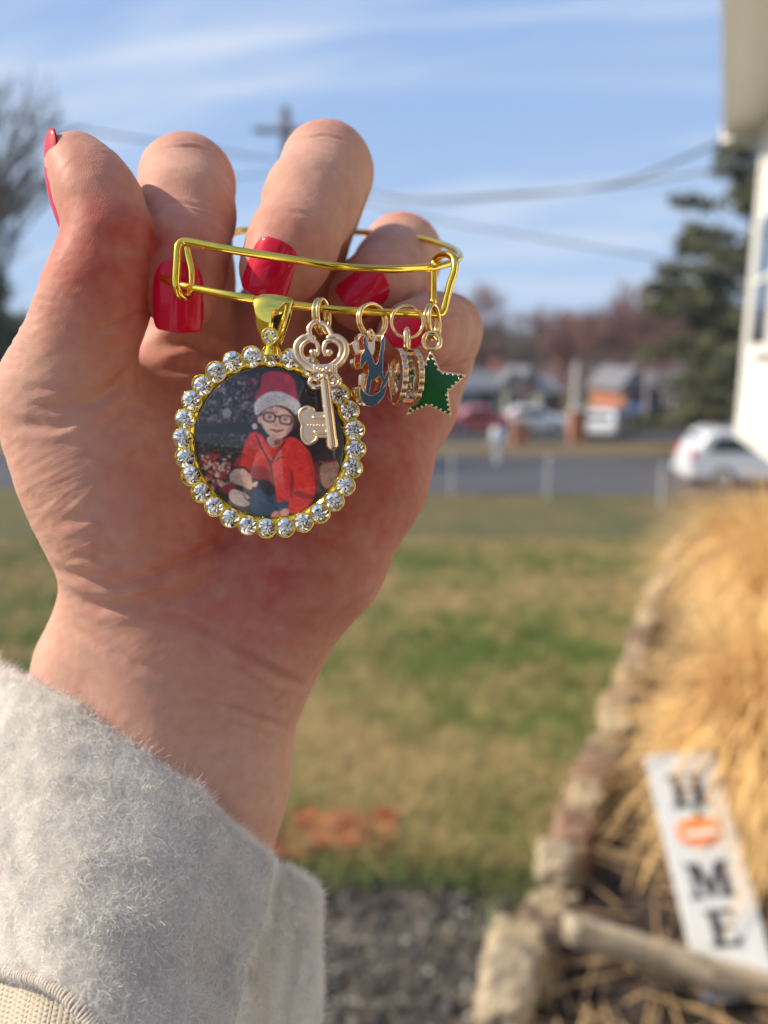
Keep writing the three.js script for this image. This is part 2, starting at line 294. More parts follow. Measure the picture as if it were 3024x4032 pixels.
// ---------- gold bangle ----------
const mmPix = (u, v, d) => V((u - 1512) / F * d, -(v - 2016) / F * d, -d);          // millimetres in picture axes, from photograph pixels
const gold = new THREE.MeshPhysicalMaterial({ color: new THREE.Color().setRGB(0.90, 0.62, 0.085), metalness: 1, roughness: 0.13 });
const goldBright = new THREE.MeshPhysicalMaterial({ color: new THREE.Color().setRGB(0.95, 0.69, 0.12), metalness: 1, roughness: 0.05 });
const champagne = new THREE.MeshPhysicalMaterial({ color: new THREE.Color().setRGB(0.92, 0.66, 0.40), metalness: 1, roughness: 0.16 });
const champagneMatte = new THREE.MeshPhysicalMaterial({ color: new THREE.Color().setRGB(0.90, 0.66, 0.42), metalness: 1, roughness: 0.3 });
const ringGold = new THREE.MeshPhysicalMaterial({ color: new THREE.Color().setRGB(0.92, 0.66, 0.28), metalness: 1, roughness: 0.12 });
const nearThing = (name, label, category, base, group) => { const g = thing(name, label, category, base.clone().multiplyScalar(0.001).applyQuaternion(CAMQ).add(EYE), group, CAMQ); g.userData.b = base; return g; };
const rel = (g, p) => p.clone().sub(g.userData.b).multiplyScalar(0.001);
const bangle = nearThing('bangle', 'yellow gold wire bangle with sliding hooked ends held by the fingers', 'bracelet', mmPix(1100, 1200, 129.5));
{
  const path = [[736, 984, 137.5], [742, 1016, 137.3], [754, 1074, 136.6], [752, 1140, 135.6], [732, 1170, 134], [706, 1159, 132.2], [693, 1115, 131.4], [696, 1040, 131.2], [701, 974, 131.4], [716, 953, 131.6], [748, 953, 131.5], [820, 967, 131],
    [900, 982, 130.5], [1153, 1023, 130], [1343, 1051, 131], [1533, 1061, 134.4], [1660, 1055, 139], [1723, 1048, 143], [1786, 1029, 150], [1811, 1007, 157], [1786, 982, 166], [1723, 956, 173], [1628, 934, 178], [1533, 922, 181], [1438, 915, 183], [1200, 906, 185],
    [982, 906, 184], [913, 918, 182], [750, 960, 174], [640, 1006, 163], [588, 1042, 152], [594, 1072, 143.5], [640, 1094, 138], [690, 1116, 135], [746, 1131, 133],
    [900, 1162, 130], [1027, 1184, 129.5], [1172, 1203, 129.5], [1343, 1222, 130], [1533, 1232, 132.4], [1660, 1237, 135.6], [1725, 1238, 137.3], [1745, 1222, 137.8], [1754, 1191, 138], [1772, 1120, 139], [1790, 1062, 139.8], [1787, 1020, 140.5], [1765, 1002, 142], [1735, 1004, 144.2], [1712, 1028, 146], [1706, 1070, 145.4], [1706, 1130, 143.5], [1706, 1186, 141.8]];
  mesh('wire', wire(path.map((p) => rel(bangle, mmPix(...p))), 0.00069, 900, 16), gold, bangle);
}
// ---------- photo pendant ----------
const dropTo = (u, v, d) => fromPixel(u, v, d / 1000);
function facetGem(seed, R, crown, deep, n = 8) {
  const r = rng(seed), pos = [], tri = (a, b, c) => pos.push(...a, ...b, ...c), t0 = r() * 6.28, ring = (k, rad, z, m) => { const a = t0 + (k + 0) / m * 2 * Math.PI; return [rad * Math.cos(a), rad * Math.sin(a), z]; };
  const m = n * 2, mid = [...Array(m)].map((_, k) => ring(k, R * (0.60 + 0.03 * (k % 2)), (k % 2 ? -0.05 : 0.03) * R + (r() - 0.5) * 0.07 * R, m)), inner = [...Array(m)].map((_, k) => ring(k + 0.5, R * 0.27, -deep * R * (0.55 + 0.25 * r()), m)), out = [...Array(m)].map((_, k) => ring(k, R, -crown * R, m)), c = [(r() - 0.5) * 0.06 * R, (r() - 0.5) * 0.06 * R, -deep * R];
  for (let k = 0; k < m; k++) { const j = (k + 1) % m; tri(mid[k], mid[j], inner[k]); tri(inner[k], mid[j], inner[j]); tri(inner[k], inner[j], c); tri(out[k], out[j], mid[k]); tri(mid[k], out[j], mid[j]); }
  const g = new THREE.BufferGeometry(); g.setAttribute('position', new THREE.Float32BufferAttribute(pos, 3)); g.computeVertexNormals(); return g;
}
const gemMat = new THREE.MeshPhysicalMaterial({ color: new THREE.Color().setRGB(0.90, 0.87, 0.83), metalness: 1, roughness: 0.02, flatShading: true });
const glassDome = new THREE.MeshPhysicalMaterial({ color: 0xffffff, transmission: 1, thickness: 0, roughness: 0.02, ior: 1.5 });
const MMM = 0.001;
const pendant = thing('photo_pendant', 'round gold pendant ringed with clear rhinestones around a glass-domed photo print', 'pendant', dropTo(1060, 1747, 133));
pendant.rotation.set(0, -0.04, -0.06);
pendant.updateMatrixWorld(true);
{
  const lathe = (pts, seg) => new THREE.LatheGeometry(pts.map((p) => new THREE.Vector2(p[0] * MMM, p[1] * MMM)), seg).rotateX(Math.PI / 2);
  const N = 28, RR = 14.95, parts = [];
  const band = lathe([[0, -1.6], [15.6, -1.6], [15.7, -1.2], [15.6, -0.9], [14.0, -0.5], [13.95, 0.42], [13.8, 0.52], [13.6, 0.40], [13.12, 0.02], [13.05, -0.5], [0, -0.5]], 160);
  { const p = band.attributes.position; for (let i = 0; i < p.count; i++) { const x = p.getX(i), y = p.getY(i), r = Math.hypot(x, y); if (r > 0.0131 && r < 0.0142) { const e = 0.00013 * noise(x * 900, y * 900, 3); p.setXYZ(i, x * (1 + e / r), y * (1 + e / r), p.getZ(i) + e); } } band.computeVertexNormals(); }
  parts.push(band);
  const cup = lathe([[1.2, -1.5], [1.86, -1.5], [1.90, 0.2], [1.86, 0.45], [1.78, 0.52], [1.69, 0.45], [1.66, 0.2], [1.60, -0.8], [0, -0.8]], 28);
  for (let k = 0; k < N; k++) { const a = Math.PI / 2 - k / N * 2 * Math.PI; parts.push(cup.clone().translate(RR * MMM * Math.cos(a), RR * MMM * Math.sin(a), 0)); }
  mesh('frame', joined(parts), gold, pendant);
  const gems = [1, 2, 3, 4, 5, 6, 7].map((s) => facetGem(s * 13, 1.68 * MMM, 0.22, 0.85));
  for (let k = 0; k < N; k++) { const a = Math.PI / 2 - k / N * 2 * Math.PI, s = mesh('rhinestone', gems[k % 7], gemMat, pendant); s.position.set(RR * MMM * Math.cos(a), RR * MMM * Math.sin(a), 0.72 * MMM); s.rotation.set((noise(k, 2) * 0.16), noise(k, 5) * 0.16, k * 1.7); }
  // the bail: a folded leaf, wide over the bangle, narrow at the pendant
  const prof = [[16.4, 0.9], [17.6, 1.7], [19.3, 2.2], [21.2, 2.4], [22.9, 2.2], [24.2, 1.5], [24.95, 0.3], [24.9, -1.2], [24.0, -2.6], [22.3, -3.1], [20.3, -2.6], [18.4, -1.7], [16.6, -0.9]].map((p) => V(p[0], p[1], 0)), curve = new THREE.CatmullRomCurve3(prof), NS = 72, NT = 20, pos = [], idx = [];
  const width = (y, back) => lerp(3.0, 6.7, Math.pow(clamp((y - 16.2) / 8, 0, 1), 0.85)) * (back ? 0.92 : 1);
  for (let k = 0; k < 2; k++) for (let i = 0; i <= NS; i++) { const s = i / NS, q = curve.getPointAt(s), tn = curve.getTangentAt(s), nn = V(-tn.y, tn.x, 0);
    for (let j = 0; j <= NT; j++) { const t = -1 + 2 * j / NT, w = width(q.x, s > 0.55), off = (k ? -0.45 : 0) - 0.75 * t * t * (1 - 0.5 * s) - 0.12 * Math.pow(Math.abs(t), 8); pos.push(t * w / 2 * (k ? 0.97 : 1) * MMM, (q.x + nn.x * off) * MMM, (q.y + nn.y * off) * MMM); } }
  const row = NT + 1, sh = row * (NS + 1), at = (k, i, j) => k * sh + i * row + j;
  for (let i = 0; i < NS; i++) for (let j = 0; j < NT; j++) { idx.push(at(0, i, j), at(0, i, j + 1), at(0, i + 1, j + 1), at(0, i, j), at(0, i + 1, j + 1), at(0, i + 1, j), at(1, i, j), at(1, i + 1, j + 1), at(1, i, j + 1), at(1, i, j), at(1, i + 1, j), at(1, i + 1, j + 1)); }
  for (let i = 0; i < NS; i++) for (const j of [0, NT]) idx.push(at(0, i, j), at(0, i + 1, j), at(1, i + 1, j), at(0, i, j), at(1, i + 1, j), at(1, i, j));
  const bg = new THREE.BufferGeometry(); bg.setAttribute('position', new THREE.Float32BufferAttribute(pos, 3)); bg.setIndex(idx); bg.computeVertexNormals();
  const bail = mesh('bail', bg, goldBright, pendant);
  mesh('bail_setting', joined([new THREE.TorusGeometry(1.28 * MMM, 0.2 * MMM, 10, 32).translate(0, 18.1 * MMM, 2.3 * MMM), new THREE.CylinderGeometry(1.35 * MMM, 1.35 * MMM, 1.4 * MMM, 28).rotateX(Math.PI / 2).translate(0, 18.1 * MMM, 1.5 * MMM), new THREE.CylinderGeometry(1.0 * MMM, 1.6 * MMM, 2.4 * MMM, 20).translate(0, 16.3 * MMM, -0.2 * MMM)]), gold, bail);
  const g = mesh('rhinestone', facetGem(99, 1.22 * MMM, 0.2, 0.5), gemMat, bail); g.position.set(0, 18.1 * MMM, 2.5 * MMM);
  // print and glass
  const cv = document.createElement('canvas'); cv.width = cv.height = 1024; const c = cv.getContext('2d'), R = rng(77);
  c.fillStyle = 'rgb(24,17,23)'; c.fillRect(0, 0, 1024, 1024);
  const S = 512 / 754; c.setTransform(S, 0, 0, S, 512 - 804 * S, 512 - 772 * S);
  const col = (r, g, b, a = 1) => `rgba(${r | 0},${g | 0},${b | 0},${a})`;
  const poly = (pts, fill) => { c.beginPath(); const n = pts.length; c.moveTo((pts[0][0] + pts[n - 1][0]) / 2, (pts[0][1] + pts[n - 1][1]) / 2); for (let i = 0; i < n; i++) { const q = pts[(i + 1) % n]; c.quadraticCurveTo(pts[i][0], pts[i][1], (pts[i][0] + q[0]) / 2, (pts[i][1] + q[1]) / 2); } c.closePath(); c.fillStyle = fill; c.fill(); };
  const line = (pts, w, st) => { c.beginPath(); c.moveTo(...pts[0]); for (let i = 1; i < pts.length; i++) c.lineTo(...pts[i]); c.lineWidth = w; c.lineJoin = c.lineCap = 'round'; c.strokeStyle = st; c.stroke(); };
  const dabs = (n, x0, y0, x1, y1, r0, r1, pick) => { for (let i = 0; i < n; i++) { const x = lerp(x0, x1, R()), y = lerp(y0, y1, R()), r = lerp(r0, r1, R() * R()); c.beginPath(); c.ellipse(x, y, r, r * (0.5 + R() * 0.6), R() * 3, 0, 7); c.fillStyle = pick(x, y); c.fill(); } };
  dabs(900, 60, 90, 720, 700, 6, 34, (x, y) => { const k = R(), l = 34 + 135 * k * k * (1 - Math.abs(y - 380) / 620); return col(l * 1.06, l * 0.95, l * 1.06, 0.8); });
  dabs(60, 560, 120, 720, 340, 8, 26, () => col(95 + 40 * R(), 30, 48, 0.55));
  dabs(60, 120, 150, 700, 560, 8, 26, () => col(165, 152, 152, 0.5));
  c.beginPath(); c.ellipse(385, 470, 46, 50, 0.3, 0, 7); c.fillStyle = col(168, 152, 150, 0.85); c.fill();
  poly([[60, 600], [300, 570], [620, 560], [680, 640], [500, 680], [300, 660], [60, 700]], col(20, 14, 26, 0.9));
  dabs(420, 80, 680, 560, 1000, 6, 30, () => { const l = 30 + 120 * R() * R(); return col(l * 1.15, l * 0.98, l * 0.9, 0.7); });
  dabs(120, 90, 900, 400, 1260, 14, 46, () => (R() < 0.45 ? col(120 + 60 * R(), 22, 30, 0.8) : col(190 + 30 * R(), 170 + 20 * R(), 155, 0.75)));
  dabs(50, 240, 960, 400, 1080, 5, 12, () => (R() < 0.5 ? col(170, 30, 40) : col(215, 195, 180)));
  poly([[1240, 930], [1310, 950], [1310, 1260], [1230, 1300]], col(92, 26, 34)); poly([[1320, 960], [1490, 930], [1510, 1020], [1440, 1240], [1330, 1220], [1300, 1080]], col(150, 112, 94)); line([[1310, 952], [1400, 955], [1490, 938]], 18, col(140, 25, 40));
  dabs(260, 1250, 960, 1520, 1350, 3, 12, () => col(70 + 60 * R(), 45 + 30 * R(), 40, 0.4));
  // hat
  poly([[740, 60], [735, 230], [640, 350], [860, 380], [1140, 400], [1090, 280], [1085, 130], [960, 50]], col(166, 34, 48)); poly([[950, 60], [1000, 200], [1090, 300], [1085, 120]], col(186, 42, 48));
  // jacket
  poly([[600, 655], [525, 850], [480, 1040], [600, 1110], [720, 1150], [840, 1220], [850, 1370], [990, 1500], [1120, 1470], [1250, 1350], [1265, 1160], [1240, 900], [1160, 780], [1050, 690], [950, 720], [860, 820], [780, 790], [730, 655]], col(205, 42, 34));
  poly([[450, 940], [520, 860], [490, 1040], [440, 1010]], col(140, 30, 36));
  dabs(1500, 520, 680, 1250, 1480, 2, 9, (x, y) => (c.isPointInPath ? col(R() < 0.55 ? 232 : 150, R() < 0.5 ? 62 : 24, 40, 0.16) : col(200, 40, 40, 0.2)));
  poly([[620, 980], [830, 1030], [845, 1200], [720, 1140], [600, 1090]], col(120, 22, 36, 0.65)); poly([[1010, 1000], [1050, 1100], [1030, 1340], [990, 1300], [1010, 1100]], col(110, 18, 28, 0.6)); poly([[1040, 1240], [1240, 1290], [1250, 1340], [1040, 1310]], col(100, 16, 26, 0.6));
  poly([[1180, 820], [1240, 940], [1260, 1200], [1215, 1120], [1200, 960]], col(150, 26, 30, 0.6)); poly([[700, 690], [780, 860], [830, 920], [780, 960], [700, 900]], col(228, 66, 48, 0.5));
  line([[672, 690], [730, 830], [808, 975]], 15, col(48, 14, 28)); line([[965, 745], [880, 860], [822, 968]], 14, col(58, 14, 28)); line([[808, 975], [826, 1100], [850, 1300]], 13, col(64, 14, 28)); line([[870, 950], [900, 912], [944, 906]], 10, col(50, 14, 30));
  // neck, hair and face
  poly([[760, 690], [800, 800], [860, 820], [920, 770], [960, 700]], col(198, 150, 138)); poly([[850, 740], [960, 690], [920, 770], [860, 800]], col(120, 66, 62, 0.8));
  poly([[700, 500], [720, 420], [900, 360], [1080, 440], [1110, 560], [1060, 660], [740, 640]], col(74, 44, 40));
  poly([[712, 510], [760, 440], [860, 395], [980, 420], [1050, 500], [1055, 600], [990, 690], [900, 735], [830, 715], [750, 640]], col(218, 172, 154)); poly([[1000, 470], [1056, 540], [1050, 610], [960, 715], [985, 620], [1010, 540]], col(170, 122, 116, 0.75)); poly([[690, 500], [720, 490], [735, 560], [712, 580], [690, 550]], col(214, 150, 140));
  poly([[830, 560], [900, 590], [920, 600], [870, 610]], col(206, 158, 146, 0.9)); dabs(46, 770, 400, 900, 470, 3, 12, () => col(150 + 60 * R(), 90, 66, 0.55));
  line([[820, 628], [880, 645], [950, 636]], 13, col(128, 44, 52)); poly([[840, 640], [890, 668], [940, 642], [890, 650]], col(172, 84, 88));
  const lens = (x, y, w, h, a) => { c.save(); c.translate(x, y); c.rotate(a); c.beginPath(); c.roundRect(-w / 2, -h / 2, w, h, h * 0.42); c.fillStyle = col(214, 176, 166, 0.45); c.fill(); c.lineWidth = 12; c.strokeStyle = col(42, 32, 48); c.stroke(); c.restore(); };
  lens(812, 508, 116, 88, 0.12); lens(976, 534, 120, 86, 0.12); line([[868, 500], [918, 502]], 13, col(30, 24, 44)); line([[752, 480], [722, 474]], 10, col(30, 24, 44));
  for (const [x, y] of [[818, 502], [972, 528]]) { c.beginPath(); c.ellipse(x, y + 4, 17, 8, 0, 0, 7); c.fillStyle = col(70, 48, 50); c.fill(); line([[x - 26, y - 18], [x + 26, y - 14]], 6, col(96, 60, 56, 0.8)); }
  // white brim
  poly([[655, 470], [665, 350], [780, 265], [900, 245], [1030, 285], [1135, 370], [1130, 450], [1075, 500], [1030, 430], [940, 390], [840, 392], [750, 440], [690, 500]], col(196, 186, 184)); poly([[880, 380], [980, 335], [1100, 345], [1130, 400], [1090, 480], [1040, 430], [960, 395]], col(222, 212, 206)); dabs(200, 670, 270, 1110, 470, 2, 8, () => col(235, 228, 226, 0.22));
  c.beginPath(); c.ellipse(660, 600, 30, 32, 0, 0, 7); c.fillStyle = col(210, 178, 170); c.fill(); poly([[690, 640], [730, 600], [745, 650], [700, 690]], col(30, 18, 30));
  // lap
  poly([[620, 1230], [720, 1150], [860, 1250], [860, 1500], [640, 1520], [560, 1400]], col(24, 58, 86)); poly([[640, 1150], [780, 1130], [860, 1240], [820, 1330], [700, 1240]], col(22, 20, 32)); poly([[860, 1400], [930, 1350], [1000, 1370], [960, 1460], [880, 1470]], col(30, 66, 92)); dabs(500, 600, 1240, 860, 1500, 2, 7, () => col(40 + 40 * R(), 90 + 40 * R(), 120, 0.28));
  poly([[380, 1060], [470, 1000], [560, 1020], [610, 1090], [630, 1230], [590, 1250], [500, 1200], [390, 1170]], col(176, 146, 132)); poly([[500, 1030], [570, 1030], [620, 1110], [620, 1250], [560, 1240], [510, 1130]], col(222, 172, 146)); line([[372, 1170], [380, 1080], [440, 1020], [540, 1014], [600, 1070]], 16, col(30, 20, 34)); poly([[600, 1190], [650, 1150], [690, 1160], [650, 1230]], col(226, 186, 160));
  poly([[280, 1220], [420, 1165], [470, 1230], [380, 1290], [300, 1290]], col(120, 22, 34)); poly([[360, 1300], [400, 1230], [500, 1250], [610, 1330], [560, 1330], [600, 1400], [520, 1430], [400, 1390]], col(204, 172, 158)); line([[520, 1280], [550, 1340], [600, 1380]], 10, col(70, 38, 40)); poly([[360, 1380], [520, 1430], [640, 1480], [480, 1500]], col(28, 18, 24));
  poly([[790, 1500], [850, 1450], [900, 1470], [940, 1420], [1000, 1450], [980, 1520], [860, 1560], [800, 1550]], col(200, 140, 126)); line([[880, 1460], [890, 1520]], 8, col(90, 40, 44));
  // print softness, mottling and dots
  const img = c.getImageData(0, 0, 1024, 1024), D = img.data, q = rng(3), tmp = new Float32Array(1024 * 3), n1 = tileFbm(5, 24, 4), n2 = tileFbm(15, 200, 2);
  for (let pass = 0; pass < 2; pass++) for (let dir = 0; dir < 2; dir++) for (let a = 0; a < 1024; a++) { const st = dir ? 4096 : 4, o = dir ? a * 4 : a * 4096, w = 5; for (let ch = 0; ch < 3; ch++) { let s = 0; for (let k = -w; k <= w; k++) s += D[o + clamp(k, 0, 1023) * st + ch]; for (let k = 0; k < 1024; k++) { tmp[k * 3 + ch] = s / (2 * w + 1); s += D[o + clamp(k + w + 1, 0, 1023) * st + ch] - D[o + clamp(k - w, 0, 1023) * st + ch]; } } for (let k = 0; k < 1024; k++) for (let ch = 0; ch < 3; ch++) D[o + k * st + ch] = tmp[k * 3 + ch]; }
  for (let y = 0; y < 1024; y++) for (let x = 0; x < 1024; x++) { const i = (y * 1024 + x) * 4, m = 0.82 + 0.34 * n1(x / 1024, y / 1024), f = m * (0.86 + 0.3 * n2(x / 1024, y / 1024)), e = (q() - 0.5) * 34; for (let ch = 0; ch < 3; ch++) D[i + ch] = clamp(255 * clamp(D[i + ch] / 255 * f, 0, 1) * 1.12 + e, 0, 255); } c.putImageData(img, 0, 0);
  const pt = new THREE.CanvasTexture(cv); pt.colorSpace = THREE.SRGBColorSpace;
  const pr = mesh('photo_print', new THREE.CircleGeometry(13.0 * MMM, 96), new THREE.MeshStandardMaterial({ map: pt, roughness: 0.6 }), pendant); pr.position.z = -0.1 * MMM; pr.rotation.z = 0.06; pr.userData.label = 'small print of a child in glasses, white-brimmed red hat and red jacket';
  const dome = []; const RD = 13.02, h = 2.6, rad = (RD * RD + h * h) / (2 * h); for (let i = 0; i <= 40; i++) { const r = RD * i / 40; dome.push([r, 0.45 + Math.sqrt(rad * rad - r * r) - rad + h]); } dome.push([RD, 0.0]);
  mesh('glass_dome', lathe(dome.reverse(), 128), glassDome, pendant);
}
// ---------- charms on the bangle ----------
const enamelBlue = new THREE.MeshPhysicalMaterial({ color: new THREE.Color().setRGB(0.028, 0.075, 0.115), roughness: 0.3, clearcoat: 0.8, clearcoatRoughness: 0.03 });
const enamelGreen = new THREE.MeshPhysicalMaterial({ color: new THREE.Color().setRGB(0.003, 0.095, 0.012), roughness: 0.35, specularIntensity: 0.5, clearcoat: 0.4, clearcoatRoughness: 0.04 });
function jumpRing(parent, at, r, tube, yaw, roll, count, gap, mat = ringGold) {
  const gs = []; for (let k = 0; k < count; k++) gs.push(new THREE.TorusGeometry(r * MMM, tube * MMM, 12, 56).translate(0, 0, (k - (count - 1) / 2) * gap * MMM));
  const m = mesh('jump_ring', joined(gs), mat, parent); m.position.copy(rel(parent, at)); m.rotation.set(0, yaw, roll, 'YXZ'); return m;
}
const ball = (p, r, flat = 1) => new THREE.SphereGeometry(r, 16, 12).scale(1, 1, flat).translate(p.x, p.y, p.z);
function flatShape(g, pts, depthMm, bevel, conv) {
  const q = pts.map((p) => rel(g, conv(...p))), s = new THREE.Shape(q.map((p) => new THREE.Vector2(p.x, p.y)));
  const e = new THREE.ExtrudeGeometry(s, { depth: depthMm * MMM, bevelEnabled: bevel > 0, bevelSize: bevel * MMM, bevelThickness: bevel * MMM, bevelSegments: 3, curveSegments: 4 });
  return e.translate(0, 0, q[0].z - depthMm * MMM);
}
const rounded = (pts, n = 3) => new THREE.CatmullRomCurve3(pts.map((p) => V(p[0], p[1], 0)), true, 'catmullrom', 0.4).getPoints(pts.length * n).slice(0, -1).map((p) => [p.x, p.y]);
{ // key
  const D = 126.6, cv = (x, y, dz = 0) => mmPix(1140 + x * 0.2802, 1160 + y * 0.2802, D - dz), px = 0.2802 * D / F;   // px: mm per pixel
  const g = nearThing('key_charm', 'pale gold skeleton key charm with scrolled heart bow hanging over the photo pendant', 'charm', cv(445, 240), 'charms strung on the bangle');
  const path = (pts, r, dz = 0, seg = 60) => wire(pts.map((p) => rel(g, cv(p[0], p[1], dz + (p[2] ?? 0)))), r * px * MMM, seg, 12);
  const bow = [];
  const outer = [[330, 610], [215, 595], [112, 680], [88, 795], [125, 910], [215, 1000], [330, 1050]], inner = [[330, 800], [375, 845], [405, 770], [370, 670], [270, 645], [178, 720], [165, 815], [205, 905], [290, 980], [390, 1015]];
  const mirror = (a) => a.map(([x, y]) => [884 - x - 0.0 * y, y]);
  for (const f of [(a) => a, mirror]) { bow.push(path(f(outer), 46), path(f(inner), 34, 0.12, 90), path(f(inner.slice(3)), 30, -0.1), ball(rel(g, cv(...f([[325, 815]])[0], 0.2)), 52 * px * MMM)); }
  bow.push(path([[292, 590], [275, 480], [340, 395, -0.2], [430, 400, -0.6], [520, 450, -0.5], [592, 570]], 40, -0.1));
  mesh('bow', joined(bow), champagneMatte, g);
  const col = [new RoundedBoxGeometry(300 * px * MMM, 130 * px * MMM, 1.2 * MMM, 3, 0.3 * MMM).translate(...rel(g, cv(480, 1045, 0)).toArray())];
  for (const [x, s] of [[425, 1], [540, -1]]) { col.push(path([...Array(14)].map((_, k) => { const a = k * 0.55, r = 52 - k * 3.2; return [x + s * r * Math.cos(a), 1045 + r * Math.sin(a)]; }), 13, 0.62)); }
  for (const x of [610, 635, 660]) col.push(path([[x, 985], [x + 4, 1105]], 11, 0.5, 8));
  mesh('collar', joined(col), champagneMatte, g);
  const sh = []; sh.push(path([[488, 1160], [600, 2110]], 78, 0, 4), ball(rel(g, cv(487, 1160, 0.35)), 70 * px * MMM), path([[440, 1290], [350, 1300], [285, 1245], [320, 1180], [390, 1195]], 38, 0.1), path([[560, 1295], [650, 1285], [705, 1210], [645, 1135], [580, 1165]], 36, 0.1));
  { const a = rel(g, cv(600, 2120)), b = rel(g, cv(594, 2060)), q = new THREE.Quaternion().setFromUnitVectors(V(0, 1, 0), a.clone().sub(b).normalize()); sh.push(new THREE.CylinderGeometry(84 * px * MMM, 84 * px * MMM, 1.2 * MMM, 24).applyQuaternion(q).translate((a.x + b.x) / 2, (a.y + b.y) / 2, (a.z + b.z) / 2)); }
  mesh('shaft', joined(sh), champagne, g);
  const out = [[500, 1655], [345, 1655], [320, 1605], [240, 1572], [150, 1620], [128, 1720], [165, 1830], [160, 1920], [182, 2050], [275, 2110], [375, 2060], [390, 2005], [520, 2005], [540, 1700]];
  const plate = flatShape(g, out, 0.5, 0.08, (x, y) => cv(x, y, 0.1));
  const rim = path([[345, 1640], [310, 1600], [240, 1582], [160, 1630], [140, 1720], [180, 1830], [172, 1920], [192, 2040], [275, 2095], [365, 2050], [385, 2005]], 24, 0.2, 80), bit = [plate.toNonIndexed(), rim.toNonIndexed()];
  for (const [x, y, x2] of [[345, 1728, 505], [365, 1938, 525]]) bit.push(path([[x, y], [x2, y + 4]], 34, 0.12, 6).toNonIndexed());
  for (let k = 0; k < 7; k++) bit.push(ball(rel(g, cv(262 + k * 43, 1835 + k * 1.5, 0.2)), 15 * px * MMM).toNonIndexed());
  for (const b of bit) { b.deleteAttribute('uv'); }
  mesh('bit', joined(bit), champagneMatte, g);
  jumpRing(g, mmPix(1266, 1246, 129.4), 2.75, 0.36, 1.28, 0.05, 2, 0.74);
}
{ // blue enamel charm, turned
  const D = 129, cv = (x, y, dz = 0) => mmPix(1370 + x * 0.2079, 1160 + y * 0.2079, D - dz), px = 0.2079 * D / F;
  const g = nearThing('blue_enamel_charm', 'grey-blue enamel charm with two prongs and a crescent foot on gold backing', 'charm', cv(455, 290), 'charms strung on the bangle');
  const A = [[322, 775], [346, 820], [342, 940], [400, 1050], [450, 1150], [490, 1300], [530, 1335], [578, 1260], [600, 1120], [628, 1000], [630, 860], [662, 782], [694, 840], [690, 1000], [660, 1130], [657, 1330], [652, 1480], [692, 1600], [742, 1480], [776, 1440], [786, 1500], [745, 1640], [640, 1800], [600, 1810], [655, 1640], [600, 1530], [500, 1615], [440, 1605], [425, 1700], [392, 1890], [335, 1850], [362, 1600], [400, 1480], [388, 1310], [350, 1248], [302, 1320], [264, 1392], [238, 1280], [252, 1160], [318, 1040], [296, 940], [292, 830]];
  const B = [[235, 1775], [232, 1900], [270, 2010], [350, 2095], [440, 2115], [560, 2065], [680, 1910], [738, 1712], [700, 1740], [610, 1830], [505, 1905], [405, 1918], [320, 1865], [262, 1785]];
  const back = (pts, deep, shift, lift = 0) => { const e = flatShape(g, pts, deep, 0.07, (x, y) => cv(x, y, lift)), p = e.attributes.position, z0 = rel(g, cv(0, 0, lift)).z; for (let i = 0; i < p.count; i++) { const k = (z0 - p.getZ(i)) / MMM; p.setX(i, p.getX(i) - k * shift * MMM); p.setY(i, p.getY(i) + k * 0.06 * MMM); } e.computeVertexNormals(); return e; };
  mesh('gold_back', joined([back(A, 1.3, 0.75), back(B, 1.3, 0.75)]), champagne, g);
  const knob = (pts, lift, deep) => back(rounded(pts), deep, 0.6, lift);
  mesh('back_flower', joined([knob([[190, 790], [215, 745], [280, 735], [320, 780], [300, 1000], [240, 1060], [195, 980]], -1.2, 1.0), knob([[78, 920], [120, 880], [180, 900], [230, 1050], [200, 1140], [150, 1130], [95, 1000]], -1.4, 1.0), knob([[110, 1220], [150, 1180], [230, 1190], [300, 1300], [250, 1400], [150, 1400], [112, 1320]], -1.4, 1.0), knob([[118, 1830], [150, 1765], [220, 1755], [250, 1860], [230, 1960], [150, 1960]], -1.3, 0.9), knob([[345, 760], [400, 690], [480, 700], [560, 830], [640, 850], [630, 1060], [450, 1140], [390, 1020]], -1.5, 0.9), knob([[265, 1520], [300, 1500], [360, 1560], [340, 1830], [260, 1800]], -0.6, 0.8)]), champagne, g);
  const front = (pts) => { const e = flatShape(g, pts, 0.35, 0, (x, y) => cv(x, y, 0.10)); return e; };
  mesh('enamel', joined([front(A), front(B)]), enamelBlue, g);
  const lp = mesh('loop', new THREE.TorusGeometry(0.75 * MMM, 0.3 * MMM, 10, 32), champagne, g); lp.position.copy(rel(g, cv(430, 760, -0.9))); lp.rotation.y = 1.1;
  jumpRing(g, mmPix(1464.6, 1262, 130.9), 2.72, 0.34, 0.62, 0, 2, 0.70);
}
